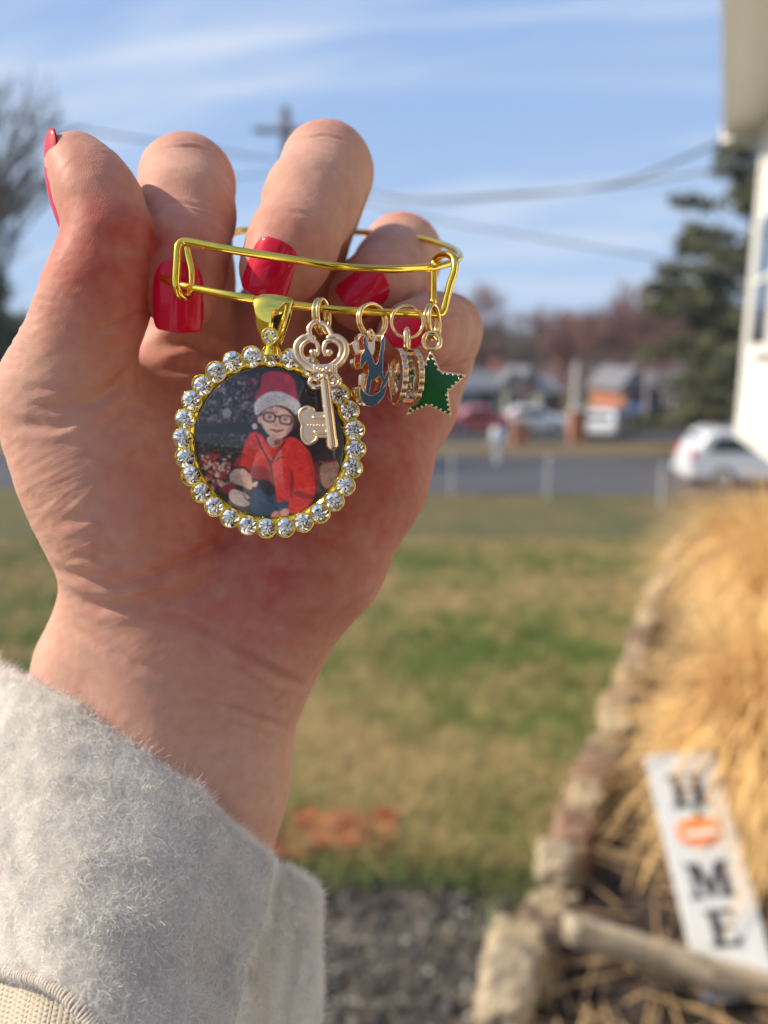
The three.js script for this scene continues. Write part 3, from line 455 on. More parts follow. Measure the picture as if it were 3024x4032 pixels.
{ // crystal charm, seen nearly edge-on
  const D = 130, cv = (x, y, dz = 0) => mmPix(1510 + x * 0.2261, 1160 + y * 0.2261, D - dz), px = 0.2261 * D / F;
  const g = nearThing('crystal_charm', 'clear crystal charm set between two scalloped gold rims, seen edge-on', 'charm', cv(410, 230), 'charms strung on the bangle');
  const h = new THREE.Group(); const c0 = rel(g, cv(372, 1440, 0));
  const yaw = -1.27, place = (m) => { m.position.copy(c0); m.rotation.set(0.0, yaw, -0.06, 'YXZ'); };
  const scallop = (off, thick) => { const s = new THREE.Shape(), n = 160; for (let i = 0; i <= n; i++) { const a = i / n * Math.PI * 2, r = (4.45 + 0.26 * Math.abs(Math.sin(a * 9))) * MMM; i ? s.lineTo(r * Math.cos(a), r * Math.sin(a)) : s.moveTo(r * Math.cos(a), r * Math.sin(a)); } const hole = new THREE.Path(); hole.absarc(0, 0, 3.25 * MMM, 0, Math.PI * 2, true); s.holes.push(hole);
    const e = new THREE.ExtrudeGeometry(s, { depth: thick * MMM, bevelEnabled: true, bevelSize: 0.12 * MMM, bevelThickness: 0.12 * MMM, bevelSegments: 2, curveSegments: 40 }).translate(0, 0, off * MMM); const p = e.attributes.position; for (let i = 0; i < p.count; i++) p.setZ(i, p.getZ(i) + 0.00009 * noise(p.getX(i) * 1500, p.getY(i) * 1500, off)); e.computeVertexNormals(); return e; };
  place(mesh('rim', scallop(1.05, 0.75), champagne, g)); place(mesh('rim', scallop(-1.75, 0.75), champagne, g));
  const bars = []; for (let k = 0; k < 6; k++) { const a = Math.PI / 2 + k / 6 * Math.PI * 2; if (k === 0 || k === 3) bars.push(box(0.9 * MMM, 0.6 * MMM, 2.4 * MMM, 3.9 * MMM * Math.cos(a), 3.9 * MMM * Math.sin(a), 0)); }
  place(mesh('bridge', joined(bars), champagne, g));
  const cr = []; const ring = (r, z, t, n = 10) => [...Array(n)].map((_, k) => { const a = (k + t) / n * Math.PI * 2; return V(r * Math.cos(a) * MMM, r * Math.sin(a) * MMM, z * MMM); });
  const rows = [ring(1.5, 1.55, 0), ring(2.9, 1.1, 0.5), ring(3.75, 0.35, 0), ring(3.75, -0.35, 0), ring(2.3, -1.3, 0.5)], tri = (a, b, c) => cr.push(...a.toArray(), ...b.toArray(), ...c.toArray());
  for (let i = 0; i + 1 < rows.length; i++) for (let k = 0; k < 10; k++) { const j = (k + 1) % 10; tri(rows[i][k], rows[i + 1][k], rows[i][j]); tri(rows[i][j], rows[i + 1][k], rows[i + 1][j]); }
  for (let k = 0; k < 10; k++) { const j = (k + 1) % 10; tri(V(0, 0, 1.55 * MMM), rows[0][k], rows[0][j]); tri(V(0, 0, -2.3 * MMM), rows[4][j], rows[4][k]); }
  const cg = new THREE.BufferGeometry(); cg.setAttribute('position', new THREE.Float32BufferAttribute(cr, 3)); cg.computeVertexNormals();
  place(mesh('crystal', cg, new THREE.MeshPhysicalMaterial({ color: 0xffffff, transmission: 1, thickness: 0.003, roughness: 0.02, ior: 1.55, flatShading: true }), g));
  const lp = mesh('loop', new THREE.TorusGeometry(1.25 * MMM, 0.42 * MMM, 10, 32).scale(1, 1.35, 1), champagne, g); lp.position.copy(rel(g, cv(408, 790, 0.1))); lp.rotation.y = 1.35;
  jumpRing(g, mmPix(1603, 1268, 131.2), 2.75, 0.3, 0.16, 0, 1, 0.6);
}
{ // star
  const D = 131.5, cv = (x, y, dz = 0) => mmPix(1510 + x * 0.2261, 1160 + y * 0.2261, D - dz), px = 0.2261 * D / F;
  const g = nearThing('star_charm', 'dark green enamel star charm with beaded pale gold edge at the bangle hook', 'charm', cv(860, 230), 'charms strung on the bangle');
  const st = [[825, 975], [990, 1340], [1440, 1400], [1112, 1700], [1178, 2125], [790, 1925], [405, 2092], [560, 1690], [250, 1380], [655, 1350]];
  mesh('body', flatShape(g, st, 0.7, 0.16, (x, y) => cv(x, y, 0)), champagne, g);
  const cx = 838, cy = 1600, inset = st.map(([x, y]) => [cx + (x - cx) * 0.955, cy + (y - cy) * 0.955]);
  const en = flatShape(g, inset, 0.3, 0, (x, y) => cv(x, y, 0.30)); mesh('enamel', en, enamelGreen, g);
  const beads = []; for (let i = 0; i < 10; i++) { const a = st[i], b = st[(i + 1) % 10], L = Math.hypot(b[0] - a[0], b[1] - a[1]), n = Math.round(L / 92); for (let k = 0; k < n; k++) { const t = (k + 0.5) / n, x = lerp(a[0], b[0], t), y = lerp(a[1], b[1], t), dx = cx - x, dy = cy - y, q = Math.hypot(dx, dy), nx = (b[1] - a[1]) / L, ny = -(b[0] - a[0]) / L, sg = nx * dx + ny * dy > 0 ? 1 : -1; beads.push(ball(rel(g, cv(x + nx * sg * 26, y + ny * sg * 26, 0.30)), 25 * px * MMM, 0.8)); } }
  mesh('beading', joined(beads), champagne, g);
  const lp = mesh('loop', new THREE.TorusGeometry(148 * px * MMM, 46 * px * MMM, 12, 40), ringGold, g); lp.position.copy(rel(g, cv(838, 815, -0.2)));
  jumpRing(g, mmPix(1703, 1268, 134.6), 2.9, 0.34, 1.18, 0, 2, 0.70);
}
// ---------- sleeve: a wide fleece cuff turned back over a knit sleeve ----------
const sleeve = new THREE.Group(); sleeve.name = 'sleeve'; sleeve.userData.label = 'fuzzy cream fleece sleeve with turned-back cuff'; person.add(sleeve);
const fleeceMat = new THREE.MeshPhysicalMaterial({ color: new THREE.Color().setRGB(0.85, 0.81, 0.76), roughness: 1, sheen: 0.5, sheenRoughness: 0.6, sheenColor: new THREE.Color(1, 0.96, 0.9) });
{
  const top = [[-160, 1392, 174.5], [-20, 1436, 160.5], [80, 1484, 153.5], [170, 1534, 150.0], [300, 1622, 148.5], [420, 1712, 149.5], [520, 1802, 152.0], [574, 1862, 155.5], [600, 1872, 158.5], [640, 1884, 163.5], [684, 1926, 171], [640, 1905, 188], [450, 1780, 199], [250, 1640, 202], [50, 1520, 200], [-120, 1440, 190], [-220, 1390, 180]];
  const low = [[-160, 2060, 151], [-20, 2088, 134], [60, 2112, 126], [130, 2150, 121], [210, 2225, 119], [290, 2330, 120], [370, 2420, 124], [400, 2460, 129], [440, 2500, 136], [520, 2520, 150], [610, 2480, 164], [560, 2440, 184], [400, 2350, 196], [220, 2250, 199], [40, 2150, 196], [-120, 2080, 186], [-230, 2060, 172]];
  const loop = (pts) => new THREE.CatmullRomCurve3(pts.map((p) => V(...mm(...p))), true, 'catmullrom', 0.5);
  const cT = loop(top), cL = loop(low), NU = 340, NV = 150, knot = (c, pts, i, n) => c.getPoint(i / n);
  let SEAM = 1e9; { let best = 1e9, q = V(...mm(574, 1862, 155)); for (let i = 0; i < NU; i++) { const d = cT.getPoint(i / NU).distanceTo(q); if (d < best) { best = d; SEAM = i; } } }
  const at = (i, t) => {
    const s = i / NU, a = knot(cT, top, i, NU), b = knot(cL, low, i, NU), p = a.clone().lerp(b, t);
    // slight belly, and the broad hollow that runs down to the seam
    const c = V(...mm(230, 1900, 168)), out = p.clone().sub(c); out.y *= 0.15; out.normalize();
    const hollow = mm(250, 2010, 132), e = Math.exp(-(((p.x - hollow[0]) * 0.55 + (p.y - hollow[1]) * 0.83) ** 2) / 16) * smooth(-70, -45, p.x);
    p.addScaledVector(out, 2.6 * Math.sin(Math.PI * clamp(t, 0, 1)) - 2.2 * e * (p.z > -150 ? 1 : 0) + 1.0 * noise(p.x / 14, p.y / 14, p.z / 14) + 0.35 * noise(p.x / 4, p.y / 4, p.z / 4));
    const past = (i - SEAM) / NU; if (past > 0 && past < 0.2) p.addScaledVector(out, -4.2 * smooth(0, 0.006, past) * (1 - smooth(0.03, 0.16, past)) * (0.75 + 0.5 * t)); else if (past <= 0 && past > -0.06) p.addScaledVector(out, 1.2 * smooth(-0.06, -0.01, past));
    return [p, out];
  };
  const pos = [], idx = [], uv = [], outs = [];
  for (let k = 0; k < 2; k++) for (let j = 0; j <= NV; j++) for (let i = 0; i <= NU; i++) { const t = j / NV, [p, o] = at(i % NU, t), r = 1.1 * Math.min(1, Math.sqrt(Math.min(t, 1 - t) * 30)); const q = p.clone().addScaledVector(o, k ? -1.1 - r : -1.1 + r); pos.push(...toPerson([q.x, q.y, q.z])); uv.push(i / NU, t); if (!k) outs.push(o); }
  const row = NU + 1, sh = row * (NV + 1), id = (k, j, i) => k * sh + j * row + i;
  for (let j = 0; j < NV; j++) for (let i = 0; i < NU; i++) { idx.push(id(0, j, i), id(0, j + 1, i + 1), id(0, j, i + 1), id(0, j, i), id(0, j + 1, i), id(0, j + 1, i + 1), id(1, j, i), id(1, j, i + 1), id(1, j + 1, i + 1), id(1, j, i), id(1, j + 1, i + 1), id(1, j + 1, i)); }
  for (const j of [0, NV]) for (let i = 0; i < NU; i++) { const f = j === 0, q = [id(0, j, i), id(0, j, i + 1), id(1, j, i + 1), id(1, j, i)]; f ? idx.push(q[0], q[1], q[2], q[0], q[2], q[3]) : idx.push(q[0], q[2], q[1], q[0], q[3], q[2]); }
  const g = new THREE.BufferGeometry(); g.setAttribute('position', new THREE.Float32BufferAttribute(pos, 3)); g.setAttribute('uv', new THREE.Float32BufferAttribute(uv, 2)); g.setIndex(idx); g.computeVertexNormals();
  const fm = tileFbm(40, 16, 4); const fl = tex(512, 512, (u, v) => { const h = 90 + 150 * fm(u, v); return [h, h, h]; }, false, [9, 4]);
  const cuffMat = fleeceMat.clone(); cuffMat.bumpMap = fl; cuffMat.bumpScale = 0.0006;
  const cuff = mesh('cuff', g, cuffMat, sleeve);
  // pile: tufts of fine curled fibres, as many as make it fuzzy
  const R = rng(8), N = g.attributes.normal, Pp = g.attributes.position;
  const tuft = (seed) => { const r = rng(seed), ps = [], ix = []; for (let f = 0; f < 17; f++) { let p = V((r() - 0.5) * 1.3, (r() - 0.5) * 1.3, 0), d = V((r() - 0.5) * 2.2, (r() - 0.5) * 2.2, 0.25 + r() * 0.6).normalize(); const w = 0.013 + 0.016 * r(), L = 0.35 + 0.35 * r(), side = V(r() - 0.5, r() - 0.5, r() - 0.5).normalize(), b0 = ps.length / 3, turn = V(r() - 0.5, r() - 0.5, r() - 0.75).multiplyScalar(1.3); for (let k = 0; k <= 5; k++) { const q = side.clone().cross(d).normalize().multiplyScalar(w * (1 - k / 7)); ps.push(p.x + q.x, p.y + q.y, p.z + q.z, p.x - q.x, p.y - q.y, p.z - q.z); p = p.clone().addScaledVector(d, L); d.addScaledVector(turn, 0.35).normalize(); if (p.z < 0.1) d.z += 0.3; } for (let k = 0; k < 5; k++) { const a = b0 + k * 2; ix.push(a, a + 1, a + 2, a + 1, a + 3, a + 2); } } const t = new THREE.BufferGeometry(); t.setAttribute('position', new THREE.Float32BufferAttribute(ps.map((x) => x * MMM), 3)); t.setIndex(ix); t.computeVertexNormals(); return t; };
  const visible = []; for (let k = 0; k < 26000; k++) { const i = Math.floor(R() * NU), j = Math.floor(R() * NV); visible.push(id(0, j, i)); }
  for (let j = 0; j < 1; j++) for (let k = 0; k < 1600; k++) visible.push(id(0, Math.floor(R() * 3), Math.floor(R() * NU)));
  const spots = visible.filter((q) => { const z = Pp.getZ(q) + HANDBASE.z, x = Pp.getX(q) + HANDBASE.x, y = Pp.getY(q) + HANDBASE.y; return z > -0.178 && x > -0.095 && y > -0.115; });
  const fib = new THREE.MeshPhysicalMaterial({ color: new THREE.Color().setRGB(0.96, 0.94, 0.90), roughness: 0.7 });
  for (let v = 0; v < 5; v++) { const mine = spots.filter((_, k) => k % 5 === v), im = new THREE.InstancedMesh(tuft(50 + v), fib, mine.length), m = new THREE.Matrix4(), c = new THREE.Color();
    mine.forEach((q, k) => { const n = V(N.getX(q), N.getY(q), N.getZ(q)), Q = new THREE.Quaternion().setFromUnitVectors(V(0, 0, 1), n).multiply(new THREE.Quaternion().setFromAxisAngle(V(0, 0, 1), R() * 6.28)); const x = Pp.getX(q), y = Pp.getY(q), z = Pp.getZ(q), clump = 0.75 + 0.9 * Math.max(0, fbm(x * 260, y * 260, z * 260, 3) + 0.25), s = clump * (0.8 + 0.4 * R()); m.compose(V(x + (R() - 0.5) * 0.0006, y + (R() - 0.5) * 0.0006, z), Q, V(s, s, s)); im.setMatrixAt(k, m); const e = 0.9 + 0.2 * R(); c.setRGB(e, e * (0.97 + 0.03 * R()), e * (0.93 + 0.07 * R())); im.setColorAt(k, c); });
    im.name = 'fleece_pile'; im.userData.kind = 'stuff'; im.castShadow = im.receiveShadow = true; cuff.add(im); }
  // overlocked seam at the corner of the cuff and along its lower edge
  const seam = (pts, r, name, n) => { const c = new THREE.CatmullRomCurve3(pts), gs = []; for (let k = 0; k < n; k++) { const p = c.getPointAt(k / (n - 1)), q = c.getTangentAt(k / (n - 1)); const e = new THREE.TorusGeometry(r, r * 0.32, 6, 12); e.applyQuaternion(new THREE.Quaternion().setFromUnitVectors(V(0, 0, 1), q.clone().add(V(noise(k, 1) * 0.5, noise(k, 4) * 0.5, 0)).normalize())); gs.push(e.translate(p.x, p.y, p.z)); } mesh(name, joined(gs), stitchMat, sleeve); };
  const stitchMat = std(0.58, 0.52, 0.44, { roughness: 0.9 });
  const surf = (i, t, lift = 0.3) => { const [p, o] = at(i, t); p.addScaledVector(o, lift); return V(...toPerson([p.x, p.y, p.z])); };
  const iSeam = SEAM - 1;
  seam([...Array(30)].map((_, k) => surf(iSeam, k / 30)), 0.00045, 'seam', 150);
  seam([...Array(60)].map((_, k) => surf(Math.round(k / 59 * NU * 0.36), 0.995, 0.2)), 0.0009, 'edge_stitching', 130);
  // the knit sleeve that comes out below the turned-back cuff
  const kp = [], ki = [], ku = []; const rows = 60, cols = 120;
  for (let j = 0; j <= rows; j++) for (let i = 0; i <= cols; i++) { const [p, o] = at(Math.round(i / cols * NU) % NU, 0.9), q = p.clone().addScaledVector(o, -3.2); q.y -= j * 1.6; q.x -= j * 0.25; q.z += j * 0.25; kp.push(...toPerson([q.x, q.y, q.z])); ku.push(i / cols * 60, j); }
  for (let j = 0; j < rows; j++) for (let i = 0; i < cols; i++) { const a = j * (cols + 1) + i, b = a + cols + 1; ki.push(a, b, b + 1, a, b + 1, a + 1); }
  const kg = new THREE.BufferGeometry(); kg.setAttribute('position', new THREE.Float32BufferAttribute(kp, 3)); kg.setAttribute('uv', new THREE.Float32BufferAttribute(ku, 2)); kg.setIndex(ki); kg.computeVertexNormals();
  const knitH = tex(64, 64, (u, v) => { const h = 128 + 110 * Math.abs(Math.sin(u * Math.PI * 2)) * (0.6 + 0.4 * Math.sin((v + 0.3 * Math.abs(u - 0.5)) * Math.PI * 4)) - 40; return [h, h, h]; }, false, [1, 1]);
  mesh('knit_sleeve', kg, new THREE.MeshPhysicalMaterial({ color: new THREE.Color().setRGB(0.50, 0.43, 0.33), roughness: 0.95, bumpMap: knitH, bumpScale: 0.0005, sheen: 0.3 }), sleeve);
}
// ---------- the rest of the photographer, behind the lens: she is mirrored in the bail, the stones and the glass ----------
{
  const toBody = (x, y, z) => V(x, y, z).sub(person.position).applyQuaternion(CAMQ.clone().invert());
  const J = (x, y, z, r) => { return [x, y, z, r]; };
  const elbow = toBody(0, 0, 0);
  const wristEnd = V(...toPerson(mm(90, 2350, 160))).applyQuaternion(CAMQ).add(person.position);
  const jacket = [...chain(J(0, 0.86, 0.52, 0.17), J(0, 1.08, 0.50, 0.155), J(0, 1.26, 0.48, 0.16), J(0, 1.36, 0.48, 0.12)), ...chain(J(-0.17, 1.37, 0.48, 0.075), J(-0.26, 1.14, 0.34, 0.062), J(wristEnd.x - 0.03, wristEnd.y - 0.05, wristEnd.z + 0.10, 0.05), J(wristEnd.x, wristEnd.y, wristEnd.z, 0.042)), ...chain(J(0.17, 1.37, 0.48, 0.075), J(0.25, 1.15, 0.36, 0.062), J(0.13, 1.38, 0.14, 0.045), J(0.08, 1.45, 0.065, 0.036))];
  const head = chain(J(0, 1.42, 0.47, 0.052), J(0, 1.52, 0.45, 0.05)), face = [...chain(J(0, 1.56, 0.42, 0.062), J(0, 1.64, 0.43, 0.078), J(0, 1.67, 0.47, 0.085)), ...chain(J(0, 1.60, 0.355, 0.008), J(0, 1.575, 0.335, 0.013)), ...chain(J(-0.075, 1.61, 0.44, 0.012), J(-0.078, 1.58, 0.445, 0.010)), ...chain(J(0.075, 1.61, 0.44, 0.012), J(0.078, 1.58, 0.445, 0.010))], hair = [...chain(J(0, 1.72, 0.47, 0.075), J(0, 1.66, 0.52, 0.085), J(0, 1.50, 0.55, 0.07), J(0, 1.36, 0.57, 0.05)), ...chain(J(-0.07, 1.66, 0.45, 0.03), J(-0.09, 1.5, 0.47, 0.03), J(-0.1, 1.36, 0.42, 0.03)), ...chain(J(0.07, 1.66, 0.45, 0.03), J(0.09, 1.5, 0.47, 0.03), J(0.1, 1.36, 0.42, 0.03))];
  const legs = [...chain(J(-0.09, 0.86, 0.52, 0.12), J(-0.1, 0.48, 0.5, 0.075), J(-0.1, 0.1, 0.54, 0.05)), ...chain(J(0.09, 0.86, 0.52, 0.12), J(0.1, 0.48, 0.5, 0.075), J(0.1, 0.1, 0.54, 0.05))];
  const shoes = [...chain(J(-0.1, 0.045, 0.56, 0.045), J(-0.115, 0.04, 0.38, 0.038)), ...chain(J(0.1, 0.045, 0.56, 0.045), J(0.115, 0.04, 0.38, 0.038))];
  const hand2 = [...chain(J(0.08, 1.45, 0.065, 0.03), J(0.06, 1.50, 0.035, 0.024)), ...[0, 1, 2, 3].map((k) => chain(J(0.065, 1.51 - k * 0.02, 0.03, 0.010), J(0.052, 1.515 - k * 0.02, 0.005, 0.0085), J(0.044, 1.515 - k * 0.021, 0.0065, 0.008))).flat(), ...chain(J(0.055, 1.48, 0.045, 0.011), J(0.02, 1.475, 0.03, 0.009))];
  const build = (name, cs, k, h, mat) => {
    const f = (x, y, z) => dChain(cs, x, y, z, k), lo = [0, 1, 2].map((a) => Math.min(...cs.map((c) => Math.min(a === 0 ? c.ax + Math.min(0, c.bx) : a === 1 ? c.ay + Math.min(0, c.by) : c.az + Math.min(0, c.bz)) - Math.max(c.ra, c.ra + c.rb) - h * 3))), hi = [0, 1, 2].map((a) => Math.max(...cs.map((c) => (a === 0 ? c.ax + Math.max(0, c.bx) : a === 1 ? c.ay + Math.max(0, c.by) : c.az + Math.max(0, c.bz)) + Math.max(c.ra, c.ra + c.rb) + h * 3)));
    const { pos, idx } = surfaceNets(f, lo, hi, h), q = []; for (let i = 0; i < pos.length; i += 3) q.push(...toBody(pos[i], pos[i + 1], pos[i + 2]).toArray());
    const g = new THREE.BufferGeometry(); g.setAttribute('position', new THREE.Float32BufferAttribute(q, 3)); g.setIndex(idx); g.computeVertexNormals(); return mesh(name, g, mat, person);
  };
  const skin2 = std(0.60, 0.34, 0.22, { roughness: 0.55 });
  build('jacket', jacket, 0.06, 0.012, fleeceMat); build('neck', head, 0.02, 0.008, skin2); build('face', face, 0.03, 0.006, skin2); build('hair', hair, 0.03, 0.008, std(0.10, 0.05, 0.025, { roughness: 0.5 })); build('trousers', legs, 0.05, 0.014, std(0.05, 0.06, 0.09)); build('shoe', shoes, 0.01, 0.008, std(0.3, 0.28, 0.26)); build('right_hand', hand2, 0.008, 0.003, skin2);
  for (const s of [-1, 1]) mesh('eye', new THREE.SphereGeometry(0.011, 12, 8).translate(...toBody(s * 0.031, 1.625, 0.362).toArray()), std(0.05, 0.04, 0.03, { roughness: 0.2 }), person);
  mesh('mouth', new THREE.SphereGeometry(0.012, 12, 8).scale(1.8, 0.45, 0.6).translate(...toBody(0, 1.545, 0.362).toArray()), std(0.45, 0.13, 0.12), person);
  const ph = thing('phone', 'dark phone held upright in the photographer\'s other hand', 'phone', V(0.012, 1.492, 0.010), null, CAMQ);
  mesh('case', new RoundedBoxGeometry(0.074, 0.150, 0.008, 4, 0.0038), std(0.03, 0.03, 0.035, { roughness: 0.35 }), ph);
  mesh('camera_bump', new RoundedBoxGeometry(0.03, 0.032, 0.002, 3, 0.0009).translate(-0.016, 0.052, -0.005), std(0.02, 0.02, 0.022, { roughness: 0.2 }), ph);
}
// ---------- the ground: level by the house, falling to the road, then nearly flat ----------
const PROFILE = [[-60, 0], [2.4, 0], [5, -0.33], [10, -1.06], [16, -1.93], [20, -2.38], [22.5, -2.47], [33, -2.52], [42, -2.72], [60, -3.2], [150, -3.5], [900, -3.5]];
const terrain = (x, z) => { const D = -z; for (let i = 1; i < PROFILE.length; i++) if (D <= PROFILE[i][0]) { const a = PROFILE[i - 1], b = PROFILE[i]; return lerp(a[1], b[1], (D - a[0]) / (b[0] - a[0])); } return -3.5; };
function onGround(u, v) { const d = rayDir(u, v); let t = 0.5; for (let i = 0; i < 4000; i++) { const p = EYE.clone().addScaledVector(d, t), h = p.y - terrain(p.x, p.z); if (h < 0.001) return p.setY(terrain(p.x, p.z)); t += Math.max(h * 0.5, 0.002); if (t > 700) break; } return EYE.clone().addScaledVector(d, t); }
function sheet(xs, zs, height) {
  const pos = [], uv = [], col = [], idx = [], nx = xs.length; for (const z of zs) for (const x of xs) { pos.push(x, height(x, z), z); uv.push(x, z); }
  for (let j = 0; j + 1 < zs.length; j++) for (let i = 0; i + 1 < nx; i++) { const a = j * nx + i; idx.push(a, a + 1, a + nx, a + 1, a + nx + 1, a + nx); }
  const g = new THREE.BufferGeometry(); g.setAttribute('position', new THREE.Float32BufferAttribute(pos, 3)); g.setAttribute('uv', new THREE.Float32BufferAttribute(uv, 2)); g.setIndex(idx); g.computeVertexNormals(); return g;
}
const span = (...parts) => { const o = []; for (const [a, b, n] of parts) for (let i = 0; i < n; i++) o.push(lerp(a, b, i / n)); o.push(parts[parts.length - 1][1]); return o; };
const lawnPatch = (x, z) => { const k = 0.47 + 1.25 * fbm(x * 0.55, z * 0.42, 2, 4) + 0.9 * fbm(x * 1.9, z * 1.5, 5, 3); return clamp(k, 0, 1); };      // 0 straw, 1 green
{
  const g = sheet(span([-400, -40, 14], [-40, -6, 34], [-6, 8, 110], [8, 40, 30], [40, 400, 14]), span([9, 1, 12], [1, -12, 130], [-12, -40, 70], [-40, -120, 30], [-120, -900, 16]), terrain);
  const p = g.attributes.position, col = []; for (let i = 0; i < p.count; i++) { const x = p.getX(i), z = p.getZ(i), k = lawnPatch(x, z), v = 1 + 0.35 * fbm(x * 3, z * 3, 9, 2); col.push(lerp(0.46, 0.21, k) * v, lerp(0.35, 0.235, k) * v, lerp(0.145, 0.06, k) * v); }
  g.setAttribute('color', new THREE.Float32BufferAttribute(col, 3));
  const a = tileFbm(3, 32, 5), b = tileFbm(9, 128, 3); const t = tex(1024, 1024, (u, v) => { const k = 0.55 * a(u, v) + 0.45 * b(u, v), l = 120 + 190 * (k - 0.32); return [l * 1.02, l, l * 0.92]; }, true, [0.55, 0.55]);
  structure('ground', g, new THREE.MeshStandardMaterial({ vertexColors: true, map: t, roughness: 1, bumpMap: t, bumpScale: 0.03 }));
}
// far roads and verge, sheets that follow the terrain
const asphaltMap = (() => { const a = tileFbm(21, 64, 4); return tex(512, 512, (u, v) => { const l = 190 + 90 * (a(u, v) - 0.5); return [l, l, l]; }, true, [0.4, 0.4]); })();
const strip = (z0, z1, lift, bend) => { const g = sheet(span([-160, 160, 80]), span([z0, z1, 10]), (x, z) => 0); const p = g.attributes.position; for (let i = 0; i < p.count; i++) { const x = p.getX(i), z = p.getZ(i) + bend(x); p.setXYZ(i, x, terrain(x, z) + lift, z); } g.computeVertexNormals(); return g; };
structure('road', strip(-22.6, -31.5, 0.012, (x) => 0.06 * x), new THREE.MeshStandardMaterial({ color: new THREE.Color().setRGB(0.14, 0.135, 0.15), map: asphaltMap, roughness: 0.95 }));
structure('verge', strip(-31.6, -37.5, 0.02, (x) => 0.06 * x), new THREE.MeshStandardMaterial({ color: new THREE.Color().setRGB(0.26, 0.19, 0.085), map: asphaltMap, roughness: 1 }));
structure('far_road', strip(-38, -46, 0.03, (x) => 0.02 * x), new THREE.MeshStandardMaterial({ color: new THREE.Color().setRGB(0.075, 0.075, 0.085), map: asphaltMap, roughness: 0.95 }));
// gravel at the foot of the lawn
const BORDER = [[1060, 2320], [1090, 2225], [1140, 2085], [1215, 1910], [1290, 1710], [1348, 1530], [1392, 1375], [1428, 1275], [1455, 1215], [1470, 1175]].map((q) => onGround(...q));      // line of the stone border
const gravelEdge = (x) => -2.06 + 0.10 * x + 0.06 * noise(x * 4, 1);
{
  const g = sheet(span([-2.2, 0.62, 60]), span([0.6, -2.2, 70]), (x, z) => 0); const p = g.attributes.position; for (let i = 0; i < p.count; i++) { const x = p.getX(i), z = Math.max(p.getZ(i), gravelEdge(x)); p.setXYZ(i, x, 0.006 + 0.012 * fbm(x * 6, z * 6, 3, 3) + 0.006, z); } g.computeVertexNormals();
  const a = tileFbm(31, 48, 4), b = tileFbm(35, 128, 2), t = tex(1024, 1024, (u, v) => { const k = a(u, v), q = b(u, v), l = 78 + 120 * (k - 0.5) + 90 * (q - 0.5); return [l * 1.03, l * 0.96, l * 0.86]; }, true, [0.8, 0.8]);
  structure('gravel_path', g, new THREE.MeshStandardMaterial({ map: t, roughness: 1, bumpMap: t, bumpScale: 0.02 }));
  const geo = new THREE.IcosahedronGeometry(0.012, 1); { const q = geo.attributes.position; for (let i = 0; i < q.count; i++) { const s = 1 + 0.5 * noise(q.getX(i) * 120, q.getY(i) * 120, q.getZ(i) * 120); q.setXYZ(i, q.getX(i) * s, q.getY(i) * s * 0.6, q.getZ(i) * s); } geo.computeVertexNormals(); }
  const R = rng(6), N = 4200, im = new THREE.InstancedMesh(geo, std(1, 1, 1, { roughness: 0.9 }), N), m = new THREE.Matrix4(), c = new THREE.Color(); let k = 0;
  while (k < N) { const x = lerp(-1.3, 0.6, R()), z = lerp(-0.9, -2.15, R()); if (z < gravelEdge(x) + 0.02) continue; const s = 0.35 + 1.0 * R() * R() + (R() < 0.02 ? 0.9 : 0); m.compose(V(x, 0.014 + 0.004 * s, z), new THREE.Quaternion().setFromEuler(new THREE.Euler(R(), R() * 6, R())), V(s, s, s)); im.setMatrixAt(k, m); const l = R() < 0.06 ? 0.26 + 0.2 * R() : 0.03 + 0.07 * R(); c.setRGB(l, l * 0.94, l * 0.85); im.setColorAt(k, c); k++; }
  im.name = 'gravel'; im.castShadow = im.receiveShadow = true; tag(im, 'loose grey gravel and pebbles at the foot of the lawn', 'gravel', null, 'stuff'); scene.add(im);
}
